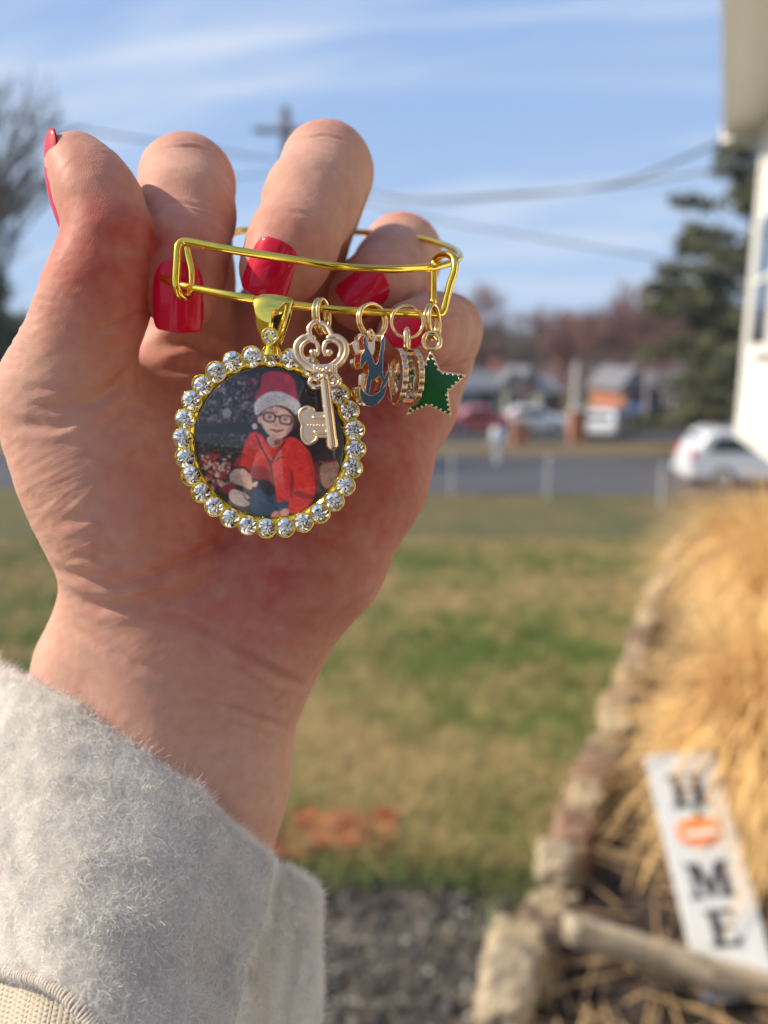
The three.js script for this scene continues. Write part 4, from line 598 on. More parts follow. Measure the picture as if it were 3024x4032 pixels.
// lawn blades
{
  const tuft = (seed, n) => { const r = rng(seed), ps = [], ix = []; for (let f = 0; f < n; f++) { const a = r() * 6.28, L = 0.025 + 0.035 * r(), w = 0.0016, lean = 0.3 + 0.9 * r(), x = (r() - 0.5) * 0.05, z = (r() - 0.5) * 0.05, b = ps.length / 3, dx = Math.cos(a), dz = Math.sin(a); for (let k = 0; k <= 2; k++) { const t = k / 2, q = w * (1 - 0.8 * t); ps.push(x + dx * L * lean * t * t - dz * q, L * t * (1 - 0.3 * lean * t), z + dz * L * lean * t * t + dx * q, x + dx * L * lean * t * t + dz * q, L * t * (1 - 0.3 * lean * t), z + dz * L * lean * t * t - dx * q); } for (let k = 0; k < 2; k++) { const q = b + 2 * k; ix.push(q, q + 1, q + 2, q + 1, q + 3, q + 2); } } const t = new THREE.BufferGeometry(); t.setAttribute('position', new THREE.Float32BufferAttribute(ps, 3)); t.setIndex(ix); t.computeVertexNormals(); return t; };
  const R = rng(12), N = 42000, im = new THREE.InstancedMesh(tuft(3, 14), std(1, 1, 1, { roughness: 0.8 }), N), m = new THREE.Matrix4(), c = new THREE.Color(), q = new THREE.Quaternion(); let k = 0;
  while (k < N) { const D = 1.9 + 10 * Math.pow(R(), 1.7), x = lerp(-0.62, 0.52, R()) * (D + 0.4), z = -D; if (z > gravelEdge(x) - 0.02 && x < 0.6) continue; if (x > borderX(z) - 0.05) continue; const kk = lawnPatch(x, z), green = R() < kk * 1.1; const s = 0.7 + 0.9 * R(); q.setFromAxisAngle(V(0, 1, 0), R() * 6.28); m.compose(V(x, terrain(x, z) + 0.002, z), q, V(s, s * (0.7 + 0.6 * R()), s)); im.setMatrixAt(k, m); const v = 0.7 + 0.6 * R(); green ? c.setRGB(0.115 * v, 0.165 * v, 0.03 * v) : c.setRGB(0.40 * v, 0.29 * v, 0.125 * v); im.setColorAt(k, c); k++; }
  im.name = 'lawn_grass'; im.castShadow = im.receiveShadow = true; tag(im, 'short patchy green and straw coloured lawn grass', 'grass', null, 'stuff'); scene.add(im);
}
function borderX(z) { for (let i = 1; i < BORDER.length; i++) if (z >= BORDER[i].z) { const a = BORDER[i - 1], b = BORDER[i]; return lerp(a.x, b.x, clamp((z - a.z) / (b.z - a.z), 0, 1)); } return BORDER[BORDER.length - 1].x; }
// ---------- stone border, planting bed, ornamental grass, sign, log ----------
{
  const g0 = (seed) => { const g = new THREE.IcosahedronGeometry(1, 3), p = g.attributes.position, r = rng(seed), f = 0.9 + r(), ox = r() * 50; for (let i = 0; i < p.count; i++) { let x = p.getX(i), y = p.getY(i), z = p.getZ(i); const m = Math.max(Math.abs(x), Math.abs(y), Math.abs(z)), k = lerp(1, 1 / m, 0.75) * (1 + 0.34 * noise(x * f + ox, y * f, z * f) + 0.08 * noise(x * 4 + ox, y * 4, z * 4)); p.setXYZ(i, x * k, y * k, z * k); } const q = mergeVertices(g.deleteAttribute('normal').deleteAttribute('uv')); q.computeVertexNormals(); const n = q.attributes.position.count, uv = new Float32Array(n * 2); for (let i = 0; i < n; i++) { uv[i * 2] = q.attributes.position.getX(i) + q.attributes.position.getZ(i) * 0.6; uv[i * 2 + 1] = q.attributes.position.getY(i) + q.attributes.position.getZ(i) * 0.5; } q.setAttribute('uv', new THREE.BufferAttribute(uv, 2)); return q; };
  const geos = [1, 2, 3, 4, 5, 6].map((s) => g0(s * 17)), a = tileFbm(61, 8, 5), st = tex(512, 512, (u, v) => { const l = 175 + 150 * (a(u, v) - 0.5); return [l, l * 0.97, l * 0.93]; }, true, [0.5, 0.5]);
  const mats = [[0.66, 0.50, 0.31], [0.50, 0.33, 0.21], [0.78, 0.66, 0.45], [0.52, 0.33, 0.24], [0.40, 0.29, 0.21], [0.74, 0.64, 0.48]].map((c) => new THREE.MeshStandardMaterial({ color: new THREE.Color().setRGB(...c), map: st, roughness: 0.95, bumpMap: st, bumpScale: 0.01 }));
  const t = thing('stone_border', 'low border of rough tan and brown fieldstones between lawn and planting bed', 'stone border', BORDER[2].clone());
  const curve = new THREE.CatmullRomCurve3(BORDER), L = curve.getLength(), R = rng(44); let s = 0, n = 0;
  while (s < L - 0.1) { const size = 0.06 + 0.045 * R(), p = curve.getPointAt(Math.min(1, (s + size) / L)), layers = R() < 0.55 ? 2 : 1; for (let k = 0; k < layers; k++) { const m = mesh('stone', geos[Math.floor(R() * 6)], mats[Math.floor(R() * 6)], t), h = 0.035 + 0.03 * R(), tg = curve.getTangentAt(Math.min(1, s / L)); m.position.set(p.x + (R() - 0.5) * 0.035, terrain(p.x, p.z) + h * 0.75 + k * 0.06, p.z + (R() - 0.5) * 0.03).sub(t.position); m.scale.set(0.05 + 0.025 * R(), h, size * 0.98); m.rotation.set((R() - 0.5) * 0.3, Math.atan2(tg.x, tg.z) + (R() - 0.5) * 0.5, (R() - 0.5) * 0.3); n++; } s += size * 1.75; }
  // bed of dark mulch
  const g = sheet(span([0, 1, 40]), span([0.4, -10.5, 140]), () => 0), p = g.attributes.position; for (let i = 0; i < p.count; i++) { const z = p.getZ(i), b = borderX(z), x = lerp(b + 0.02, 4.2, p.getX(i)); p.setXYZ(i, x, terrain(x, z) + 0.03 + 0.03 * fbm(x * 5, z * 5, 1, 3), z); } g.computeVertexNormals();
  { const q = g.attributes.position, uv = g.attributes.uv; for (let i = 0; i < q.count; i++) uv.setXY(i, q.getX(i), q.getZ(i)); }
  const b = tileFbm(71, 48, 4), mu = tex(512, 512, (u, v) => { const k = b(u, v), l = 60 + 190 * (k - 0.4); return [l * 1.15, l * 0.98, l * 0.85]; }, true, [1.2, 1.2]);
  structure('planting_bed', g, new THREE.MeshStandardMaterial({ color: new THREE.Color().setRGB(0.38, 0.36, 0.36), map: mu, roughness: 1, bumpMap: mu, bumpScale: 0.03 }));
  // fallen straw on the bed
  const N = 620, blade = new THREE.BoxGeometry(0.2, 0.003, 0.006), im = new THREE.InstancedMesh(blade, std(1, 1, 1, { roughness: 0.8 }), N), m4 = new THREE.Matrix4(), c = new THREE.Color(), Q = new THREE.Quaternion(), r2 = rng(90);
  for (let k = 0; k < N; k++) { const z = lerp(-1.3, -6, r2() ** 1.4), x = borderX(z) + 0.08 + 1.0 * r2(); Q.setFromEuler(new THREE.Euler(0, r2() * 6.28, (r2() - 0.5) * 0.5)); const e = 0.5 + 1.1 * r2(); m4.compose(V(x, terrain(x, z) + 0.06 + 0.03 * r2(), z), Q, V(e, 1, 1)); im.setMatrixAt(k, m4); const v = 0.6 + 0.6 * r2(); c.setRGB(0.36 * v, 0.24 * v, 0.12 * v); im.setColorAt(k, c); }
  im.name = 'fallen_straw'; im.castShadow = im.receiveShadow = true; tag(im, 'dry tan straw scattered over the dark planting bed', 'straw', null, 'stuff'); scene.add(im);
}
function clump(at, h, spread, n, seed, label, sag) {
  const t = thing('ornamental_grass', label, 'ornamental grass', at, 'dry ornamental grasses in the bed'), r = rng(seed), ps = [], ix = [], col = [];
  for (let f = 0; f < n; f++) {
    const a = r() * 6.283, rad = 0.14 * Math.sqrt(r()), L = h * (0.75 + 0.6 * r()), out = (0.25 + 0.9 * r()) * spread, w = 0.0025 + 0.003 * r(), b = ps.length / 3, tw = a + (r() - 0.5) * 1.2, v = 0.7 + 0.6 * r(), hue = r(), x0 = rad * Math.cos(a), z0 = rad * Math.sin(a), sg = 8, droop = (0.45 + 0.65 * r()) * sag;
    for (let k = 0; k <= sg; k++) { const s = k / sg, ho = out * Math.pow(s, 1.55), y = L * (s - droop * 0.62 * Math.pow(s, 2.6)) , q = w * (1 - 0.75 * s), wob = 0.03 * noise(f * 0.7, s * 3); const x = x0 + ho * Math.cos(tw) + wob, z = z0 + ho * Math.sin(tw) + wob * 0.5; ps.push(x - q * Math.sin(tw), y, z + q * Math.cos(tw), x + q * Math.sin(tw), y, z - q * Math.cos(tw)); for (let e = 0; e < 2; e++) col.push(lerp(0.86, 0.68, hue) * v, lerp(0.60, 0.40, hue) * v, lerp(0.28, 0.14, hue) * v); }
    for (let k = 0; k < sg; k++) { const q = b + 2 * k; ix.push(q, q + 1, q + 2, q + 1, q + 3, q + 2); }
  }
  const g = new THREE.BufferGeometry(); g.setAttribute('position', new THREE.Float32BufferAttribute(ps, 3)); g.setAttribute('color', new THREE.Float32BufferAttribute(col, 3)); g.setIndex(ix); g.computeVertexNormals();
  const m = mesh('blades', g, new THREE.MeshPhysicalMaterial({ vertexColors: true, roughness: 0.85 }), t); m.userData.kind = 'stuff';
}
{
  const A = onGround(1640, 1400), B = onGround(1720, 1560), C = onGround(1672, 1900);
  clump(A, 1.38, 0.66, 3600, 5, 'tall tan ornamental grass clump beyond the gap in the bed, nearest the road', 1.25);
  clump(B, 1.35, 0.50, 2600, 6, 'middle tan ornamental grass clump between two others', 1.25);
  clump(C, 1.08, 0.36, 3800, 7, 'tan ornamental grass clump drooping over the white home sign', 1.3);
}
// the sign: a white board, leaning
const font = await new FontLoader().loadAsync('fonts/droid/droid_serif_bold.typeface.json');
{
  const foot = P(1602, 2160, 1.845), head = P(1470, 1640, 2.10), up = head.clone().sub(foot).normalize(), right = V(1, 0, 0.15), n = right.clone().cross(up).normalize(); right.copy(up).cross(n).normalize();
  const q = new THREE.Quaternion().setFromRotationMatrix(new THREE.Matrix4().makeBasis(right, up, n));
  const t = thing('home_sign', 'leaning white vertical board sign reading HOME with a pumpkin for its O', 'sign', foot, null, q);
  const W = 0.185, H = head.distanceTo(foot) * 1.03, wood = tileFbm(88, 8, 4), wm = tex(256, 256, (u, v) => { const l = 226 + 40 * (wood(u * 1, v * 0.12) - 0.5); return [l, l, l]; }, true, [4, 1]);
  mesh('board', new RoundedBoxGeometry(W, H, 0.018, 2, 0.004).translate(0, H / 2, 0), new THREE.MeshStandardMaterial({ color: new THREE.Color().setRGB(0.80, 0.82, 0.82), map: wm, roughness: 0.7 }), t);
  const ink = std(0.035, 0.025, 0.03, { roughness: 0.7 }), letter = (ch, y) => { const g = new TextGeometry(ch, { font, size: 0.08, depth: 0.004, curveSegments: 6 }); g.computeBoundingBox(); const b = g.boundingBox; mesh('letter', g.scale(1.12, 1, 1).translate(-(b.min.x + b.max.x) / 2 * 1.12, y, 0.0105), ink, t); };
  const step = 0.108, y0 = 0.115; ['E', 'M', null, 'H'].forEach((ch, k) => { const y = y0 + k * step; if (ch) letter(ch, y); else {
    const orange = std(0.75, 0.22, 0.06, { roughness: 0.7 }), gs = []; for (const [x, s] of [[-0.03, 0.8], [0.03, 0.8], [-0.015, 0.95], [0.015, 0.95], [0, 1]]) gs.push(new THREE.SphereGeometry(0.036, 18, 12).scale(0.85, 1.05 * s, 0.12).translate(x, y + 0.044, 0.0105)); mesh('pumpkin', joined(gs), orange, t); mesh('pumpkin_stem', new THREE.CylinderGeometry(0.005, 0.008, 0.022, 8).translate(0.004, y + 0.09, 0.012), std(0.12, 0.16, 0.05), t); mesh('pumpkin_band', new THREE.BoxGeometry(0.09, 0.014, 0.003).translate(0.004, y + 0.04, 0.0165), std(0.85, 0.72, 0.66), t); } });
}
// the log
{
  const a = P(1238, 2008, 1.80), b = P(1800, 2180, 1.86), pts = [...Array(7)].map((_, k) => a.clone().lerp(b, k / 6).add(V(0, 0.008 * noise(k, 3), 0.006 * noise(k, 8)))), L = a.distanceTo(b);
  const g = new THREE.TubeGeometry(new THREE.CatmullRomCurve3(pts), 60, 0.036, 20), p = g.attributes.position; for (let i = 0; i < p.count; i++) { const s = 1 + 0.0; p.setXYZ(i, p.getX(i) + 0.004 * noise(p.getX(i) * 20, p.getY(i) * 20, p.getZ(i) * 20), p.getY(i) + 0.004 * noise(p.getX(i) * 22, p.getY(i) * 22 + 9, p.getZ(i) * 22), p.getZ(i)); } g.computeVertexNormals();
  const w = tileFbm(91, 8, 5), wm = tex(512, 256, (u, v) => { const l = 150 + 130 * (w(u * 0.25, v) - 0.5); return [l * 1.06, l, l * 0.9]; }, true, [2, 2]);
  const t = thing('weathered_log', 'grey weathered log lying across the bed in front of the sign', 'log', a.clone()); g.translate(-a.x, -a.y, -a.z);
  const end = new THREE.SphereGeometry(0.036, 18, 12).scale(0.7, 1, 1);
  const mt = new THREE.MeshStandardMaterial({ color: new THREE.Color().setRGB(1.0, 0.92, 0.82), map: wm, roughness: 0.95, bumpMap: wm, bumpScale: 0.006 });
  mesh('trunk', g, mt, t); mesh('cut_end', end, mt, t);
}
// leaf litter: orange leaves at the edge of the gravel, and a stick
{
  const leafG = (seed) => { const r = rng(seed), s = new THREE.Shape(), n = 14; for (let k = 0; k <= n; k++) { const a = k / n * 6.283, q = (k % 2 ? 0.026 : 0.04) * (0.8 + 0.4 * r()); k ? s.lineTo(q * Math.cos(a), q * Math.sin(a) * 0.8) : s.moveTo(q, 0); } const g = new THREE.ShapeGeometry(s).rotateX(-Math.PI / 2), p = g.attributes.position; for (let i = 0; i < p.count; i++) p.setY(i, 0.012 * noise(p.getX(i) * 40, p.getZ(i) * 40, seed)); g.computeVertexNormals(); return g; }, geos = [1, 2, 3, 4].map(leafG), R = rng(15), mats = [[0.42, 0.10, 0.03], [0.34, 0.075, 0.025], [0.46, 0.16, 0.05], [0.30, 0.10, 0.045]].map((c) => new THREE.MeshPhysicalMaterial({ color: new THREE.Color().setRGB(...c), roughness: 0.9, transmission: 0.2, thickness: 0 }));
  const drop = (u, v, du, dv) => { const p = onGround(u + (R() - 0.5) * du, v + (R() - 0.5) * dv), m = mesh('fallen_leaf', geos[Math.floor(R() * 4)], mats[Math.floor(R() * 4)]); m.position.copy(p).add(V(0, 0.03 + 0.03 * R(), 0)); m.rotation.set((R() - 0.5) * 0.8, R() * 6.28, (R() - 0.5) * 0.8); const s = 0.8 + 0.7 * R(); m.scale.set(s, s, s); tag(m, 'curled rust-orange fallen leaf in the drift at the gravel edge', 'leaf', 'fallen leaves at the gravel edge'); };
  for (let k = 0; k < 90; k++) drop(750, 1822, 200, 70); for (let k = 0; k < 16; k++) drop(640, 1845, 150, 50);
  const st = (u0, v0, u1, v1, lift, r, label) => { const a = onGround(u0, v0).add(V(0, lift, 0)), b = onGround(u1, v1).add(V(0, 0.02, 0)); const m = mesh('stick', wire([V(0, 0, 0), b.clone().sub(a).multiplyScalar(0.5).add(V(0.01, 0.01, 0)), b.clone().sub(a)], r, 20, 8), std(0.46, 0.33, 0.17)); m.position.copy(a); tag(m, label, 'stick'); };
  st(695, 1800, 835, 1910, 0.05, 0.009, 'tan stick lying across the leaves onto the gravel'); st(862, 1660, 822, 1735, 0.04, 0.008, 'pale straw stalk standing in the lawn');
  // green weeds where lawn meets gravel
  const ps = [], ix = [], r = rng(66); for (let f = 0; f < 1300; f++) { const q = onGroundCached(r), a = r() * 6.28, L = 0.04 + 0.07 * r(), b = ps.length / 3, w = 0.003; for (let k = 0; k <= 3; k++) { const s = k / 3, x = q.x + Math.cos(a) * L * 0.7 * s * s, z = q.z + Math.sin(a) * L * 0.7 * s * s, y = q.y + L * s * (1 - 0.25 * s), e = w * (1 - 0.8 * s); ps.push(x - Math.sin(a) * e, y, z + Math.cos(a) * e, x + Math.sin(a) * e, y, z - Math.cos(a) * e); } for (let k = 0; k < 3; k++) { const c = b + 2 * k; ix.push(c, c + 1, c + 2, c + 1, c + 3, c + 2); } }
  const g = new THREE.BufferGeometry(); g.setAttribute('position', new THREE.Float32BufferAttribute(ps, 3)); g.setIndex(ix); g.computeVertexNormals();
  const m = mesh('weeds', g, std(0.12, 0.16, 0.04, { roughness: 0.8 })); tag(m, 'green weeds growing along the edge of the gravel', 'weeds', null, 'stuff');
}
function onGroundCached(r) { const k = r(); if (k < 0.45) { const z = lerp(-1.75, -3.2, r()), x = borderX(z) - 0.03 - 0.22 * r() * r(); return V(x, terrain(x, z), z); } const x = lerp(-0.3, 0.5, r()), z = gravelEdge(x) + (r() - 0.5) * 0.22; return V(x, 0.01, z); }
// ---------- house beside the bed ----------
const white = std(0.82, 0.82, 0.80, { roughness: 0.6 }), trim = std(0.80, 0.79, 0.74, { roughness: 0.55 }), darkGlass = std(0.05, 0.06, 0.07, { roughness: 0.06, specularIntensity: 1 });
{
  const yaw = 17 * Math.PI / 180, corner = P(1600, 905, 6.15), topY = P(1652, 332, 6.15).y + 0.42, H = topY - corner.y;
  const t = thing('house', 'white clapboard house with overhanging bay and beige soffit at the planting bed', 'house', V(corner.x, terrain(corner.x, corner.z), corner.z), null, new THREE.Quaternion().setFromAxisAngle(V(0, 1, 0), -yaw));
  const y0 = corner.y - t.position.y, L = 2.7;                            // local: +z back along the wall towards the lens, +x into the house
  const n = Math.floor(H / 0.115);
  mesh('wall', box(1.2, H, L, 0.612, y0 + H / 2, L / 2), white, t);
  for (let k = 0; k < n; k++) { const s = new THREE.Shape([[0, 0], [-0.016, 0.004], [-0.016, 0.012], [-0.003, 0.113], [0, 0.113]].map((p) => new THREE.Vector2(...p))), g = new THREE.ExtrudeGeometry(s, { depth: L - 0.13, bevelEnabled: false }).translate(0.01, y0 + k * 0.115, 0.12); mesh('clapboard', g, white, t); }
  mesh('corner_board', box(0.05, H + 0.02, 0.12, -0.008, y0 + H / 2 - 0.01, 0.058), trim, t);
  mesh('skirt_board', box(0.06, 0.14, L, -0.004, y0 - 0.065, L / 2 + 0.001), trim, t);
  mesh('bay_floor', box(1.18, 0.1, L - 0.04, 0.63, y0 - 0.052, L / 2 + 0.01), std(0.4, 0.38, 0.34), t);
  const w = mesh('window', box(0.05, 1.0, 0.8, -0.03, y0 + 1.0, 0.85), trim, t); mesh('pane', box(0.02, 0.84, 0.64, -0.052, y0 + 1.0, 0.85), darkGlass, w); mesh('muntin', box(0.02, 0.03, 0.66, -0.062, y0 + 1.0, 0.85), trim, w);
  // eaves, turned a little further
  const e = new THREE.Group(); e.name = 'eaves'; t.add(e); const tip = P(1592, 300, 6.0), lp = t.worldToLocal(tip.clone()); e.position.copy(lp); e.rotation.y = -6.5 * Math.PI / 180;
  mesh('soffit', box(1.9, 0.03, 6.0, 0.95, 0.055, 3.0), std(0.80, 0.78, 0.72, { roughness: 0.8 }), e); mesh('gutter', box(0.1, 0.13, 6.06, -0.05, 0.09, 3.02), trim, e); mesh('fascia', box(2.0, 0.14, 0.03, 1.0, 0.10, -0.02), trim, e);
  { const a = 0.93, hip = new THREE.Shape([[0, 0], [1.7, 0], [1.7 * Math.cos(a), 1.7 * Math.sin(a)]].map((p) => new THREE.Vector2(...p))); mesh('hip_soffit', new THREE.ExtrudeGeometry(hip, { depth: 0.03, bevelEnabled: false }).rotateX(-Math.PI / 2).translate(0, 0.045, -0.036), std(0.80, 0.78, 0.72, { roughness: 0.8 }), e); mesh('end_gutter', box(1.75, 0.14, 0.1, 0.87, 0.075, -0.02).rotateY(a).translate(-0.06, 0, -0.05), trim, e); }
  mesh('roof', new THREE.BoxGeometry(2.6, 0.06, 6.1).rotateZ(0.42).translate(1.15, 0.72, 3.0), std(0.16, 0.15, 0.15), e);
  // the main body of the house, to the right of the photographer and behind her
  const b = new THREE.Group(); b.name = 'main_body'; t.add(b); b.quaternion.copy(t.quaternion).invert(); b.position.copy(t.worldToLocal(V(0, 0, 0)));
  mesh('wall', box(6, 3.6, 12.6, 5.35, 1.8, 3.0), white, b); for (let k = 0; k < 26; k++) mesh('clapboard', box(0.02, 0.125, 12.4, 2.338 - 0.004, 0.2 + k * 0.13, 3.0).rotateZ(0), white, b);
  mesh('door', box(0.05, 2.05, 0.95, 2.31, 1.03, 2.2), std(0.12, 0.05, 0.04, { roughness: 0.4 }), b); for (const z of [-1.2, 5]) { const w2 = mesh('window', box(0.06, 1.3, 1.0, 2.31, 1.7, z), trim, b); mesh('pane', box(0.02, 1.14, 0.84, 2.275, 1.7, z), darkGlass, w2); }
  mesh('porch_roof', box(3.0, 0.12, 6.0, 1.9, 2.75, 3.4), std(0.55, 0.52, 0.45), b); for (const z of [0.9, 6.2]) mesh('porch_post', box(0.12, 2.7, 0.12, 0.65, 1.35, z), trim, b);
}
// ---------- fence posts by the road, mailbox, cars ----------
const galv = std(0.55, 0.56, 0.55, { roughness: 0.5, metalness: 0.3 });
{
  const spots = [[975, 1068, 980], [1181, 1076, 985], [1426, 1096, 1000], [760, 1062, 975], [60, 1040, 960]].map(([u, v]) => onGround(u, v));
  spots.forEach((p, k) => { const t = thing('fence_post', 'thin pale metal post of the wire fence between lawn and road', 'fence post', p, 'metal fence posts by the road'); mesh('post', new THREE.CylinderGeometry(0.035, 0.035, 1.15, 10).translate(0, 0.575, 0), galv, t); mesh('cap', new THREE.SphereGeometry(0.042, 10, 8).translate(0, 1.16, 0), galv, t); });
  const sorted = spots.slice().sort((a, b) => a.x - b.x); const gs = []; for (const h of [0.35, 0.7, 1.08]) gs.push(new THREE.TubeGeometry(new THREE.CatmullRomCurve3([V(-30, terrain(0, sorted[0].z) + h, sorted[0].z), ...sorted.map((p) => p.clone().add(V(0, h, 0))), V(14, terrain(0, sorted[4].z) + h, sorted[4].z)]), 60, 0.003, 5)); 
  gs.forEach((g, k) => tag(mesh('fence_wire', g, galv), ['bottom', 'middle', 'top'][k] + ' wire strand of the thin fence along the road', 'wire'));
}
{
  const p = onGround(1073, 1003), t = thing('mailbox', 'white mailbox on a white post across the road', 'mailbox', p); mesh('post', box(0.14, 1.0, 0.14, 0, 0.5, 0), white, t); mesh('arm', box(0.7, 0.1, 0.1, 0, 0.86, 0.0), white, t);
  const s = new THREE.Shape(); s.moveTo(-0.2, 0); s.lineTo(-0.2, 0.24); s.absarc(0, 0.24, 0.2, Math.PI, 0, true); s.lineTo(0.2, 0); mesh('box', new THREE.ExtrudeGeometry(s, { depth: 0.6, bevelEnabled: false }).translate(0, 0.95, -0.3), white, t); mesh('flag', box(0.02, 0.2, 0.05, 0.21, 1.25, 0.1), std(0.6, 0.05, 0.04), t);
}
function car(name, label, at, yaw, L, H, W, paint, kind, group) {
  const t = thing(name, label, 'car', at, group, new THREE.Quaternion().setFromAxisAngle(V(0, 1, 0), yaw));
  const van = kind === 'van', y = (a) => a * H, pts = van ? [[0.0, 0.20], [0.005, 0.42], [0.03, 0.62], [0.10, 0.92], [0.16, 0.985], [0.40, 1.0], [0.62, 0.95], [0.80, 0.66], [0.96, 0.56], [1.0, 0.44], [1.0, 0.2]] : [[0, 0.22], [0.0, 0.5], [0.04, 0.62], [0.18, 0.66], [0.32, 0.97], [0.55, 1.0], [0.72, 0.68], [0.95, 0.58], [1.0, 0.48], [1.0, 0.22]];
  const s = new THREE.Shape(pts.map(([a, b]) => new THREE.Vector2((a - 0.5) * L, y(b))));
  const g = new THREE.ExtrudeGeometry(s, { depth: W - 0.24, bevelEnabled: true, bevelSize: 0.06, bevelThickness: 0.12, bevelSegments: 4 }).translate(0, 0, -W / 2 + 0.12); mesh('body', g, paint, t);
  const win = van ? [[0.10, 0.64], [0.145, 0.90], [0.58, 0.90], [0.74, 0.66]] : [[0.22, 0.66], [0.33, 0.92], [0.54, 0.93], [0.68, 0.68]];
  for (const z of [-1, 1]) { const ws = new THREE.Shape(win.map(([a, b]) => new THREE.Vector2((a - 0.5) * L, y(b)))); mesh('side_window', new THREE.ExtrudeGeometry(ws, { depth: 0.012, bevelEnabled: false }).translate(0, 0, z > 0 ? W / 2 + 0.001 : -W / 2 - 0.013), darkGlass, t); for (const a of [0.2, 0.8]) { const w = mesh('wheel', new THREE.CylinderGeometry(0.33, 0.33, 0.22, 24).rotateX(Math.PI / 2).translate((a - 0.5) * L, 0.33, z * (W / 2 - 0.08)), std(0.02, 0.02, 0.02), t); mesh('rim', new THREE.CylinderGeometry(0.2, 0.2, 0.03, 18).rotateX(Math.PI / 2).translate((a - 0.5) * L, 0.33, z * (W / 2 + 0.035)), galv, w); } mesh('taillight', new RoundedBoxGeometry(0.12, van ? 0.42 : 0.16, 0.2, 2, 0.03).translate(-L / 2 + 0.06, y(van ? 0.58 : 0.52), z * (W / 2 - 0.1)), std(0.55, 0.03, 0.03, { roughness: 0.2 }), t); mesh('headlight', new RoundedBoxGeometry(0.14, 0.14, 0.3, 2, 0.04).translate(L / 2 - 0.02, y(0.5), z * (W / 2 - 0.22)), std(0.7, 0.7, 0.7, { roughness: 0.1 }), t); }
  mesh('rear_window', box(0.03, H * 0.25, W * 0.7, (0.07 - 0.5) * L - 0.03, y(0.77), 0).rotateZ(0), darkGlass, t); mesh('bumper', new RoundedBoxGeometry(0.18, 0.2, W * 0.96, 2, 0.05).translate(-L / 2 - 0.02, y(0.27), 0), paint, t);
  return t;
}
const paintWhite = std(0.78, 0.79, 0.80, { roughness: 0.3, clearcoat: 1, clearcoatRoughness: 0.05 });
{
  const p = onGround(1565, 1058); car('minivan', 'white minivan with red taillights parked on the road beyond the house', p.clone().add(V(1.55, 0.02, -0.9)), -0.12, 4.9, 1.75, 1.95, paintWhite, 'van');
  car('parked_car', 'red and white car parked before the grey house', onGround(1040, 936).add(V(0, 0.03, 0)), 0.05, 4.4, 1.45, 1.8, std(0.62, 0.10, 0.09, { roughness: 0.3, clearcoat: 1 }), 'car', 'cars parked by the far houses');
  car('parked_car', 'white car parked before the cream house', onGround(1146, 934).add(V(0, 0.03, 0)), 0.0, 4.4, 1.5, 1.8, paintWhite, 'car', 'cars parked by the far houses');
  car('parked_car', 'white car parked beside the brick pillar', onGround(1290, 941).add(V(0, 0.03, 0)), 1.3, 4.2, 1.4, 1.8, paintWhite, 'car', 'cars parked by the far houses');
  car('parked_car', 'dark navy car parked under the pine', onGround(1400, 925).add(V(0, 0.03, 0)), 0.3, 4.4, 1.5, 1.8, std(0.015, 0.02, 0.05, { roughness: 0.3, clearcoat: 1 }), 'car', 'cars parked by the far houses');
}
// ---------- far houses ----------
function farHouse(name, label, u0, u1, v, hWall, hRoof, wallMat, roofMat, opts = {}) {
  const a = onGround(u0, v), b = onGround(u1, v), w = a.distanceTo(b), t = thing(name, label, 'house', a.clone().lerp(b, 0.5), 'houses across the road'), d = opts.deep ?? 8;
  mesh('wall', box(w, hWall, d, 0, hWall / 2, -d / 2), wallMat, t);
  const s = new THREE.Shape(opts.gable ? [[-w / 2 - 0.4, 0], [0, hRoof], [w / 2 + 0.4, 0]].map((p) => new THREE.Vector2(...p)) : [[-d / 2 - 0.4, 0], [0, hRoof], [d / 2 + 0.4, 0]].map((p) => new THREE.Vector2(...p)));
  let rg = new THREE.ExtrudeGeometry(s, { depth: (opts.gable ? d : w) + 0.6, bevelEnabled: false }); rg = opts.gable ? rg.translate(0, hWall + 0.003, -d - 0.3) : rg.rotateY(Math.PI / 2).translate(-w / 2 - 0.3, hWall + 0.003, -d / 2); const roof = mesh('roof', rg, roofMat, t);
  if (opts.chimney !== undefined) mesh('chimney', box(0.9, 1.5, 0.9, opts.chimney, hWall + hRoof * 0.6 + 0.5, -d / 2), std(0.42, 0.17, 0.11), roof);
  const n = opts.windows ?? 3; for (let k = 0; k < n; k++) { const x = ((k + 0.7) / (n + 0.4) - 0.5) * w, wn = mesh('window', box(1.0, 1.3, 0.08, x, hWall * 0.55, 0.045), trim, t); mesh('pane', box(0.84, 1.14, 0.02, x, hWall * 0.55, 0.095), darkGlass, wn); }
  const dx = 0.32 * w, dr = mesh('door', box(0.95, 2.1, 0.08, dx, 1.06, 0.045), std(0.16, 0.06, 0.04), t); mesh('handle', new THREE.SphereGeometry(0.05, 8, 6).translate(dx - 0.38, 1.05, 0.1), galv, dr); return t;
}
const brick = std(0.42, 0.17, 0.10), slate = std(0.16, 0.16, 0.18), cream = std(0.68, 0.62, 0.46);
farHouse('far_house', 'blue-grey house with dark roof and brick chimney across the road', 900, 1080, 915, 2.3, 1.2, std(0.14, 0.16, 0.22), std(0.12, 0.13, 0.15), { chimney: 3.2, windows: 4 });
farHouse('far_house', 'cream house with brick end wall across the road', 1086, 1128, 916, 2.5, 1.2, cream, slate, { gable: true, windows: 1 });
farHouse('far_house', 'narrow brick house front beside the cream house', 1130, 1152, 917, 2.7, 1.1, brick, slate, { gable: true, windows: 1 });
farHouse('far_house', 'low pale cream garage next to the brick house front', 1156, 1204, 918, 2.2, 0.9, cream, slate, { windows: 1 });
farHouse('far_house', 'small orange brick house below the reddish trees', 1342, 1386, 915, 2.2, 1.6, brick, slate, { gable: true, windows: 1 });
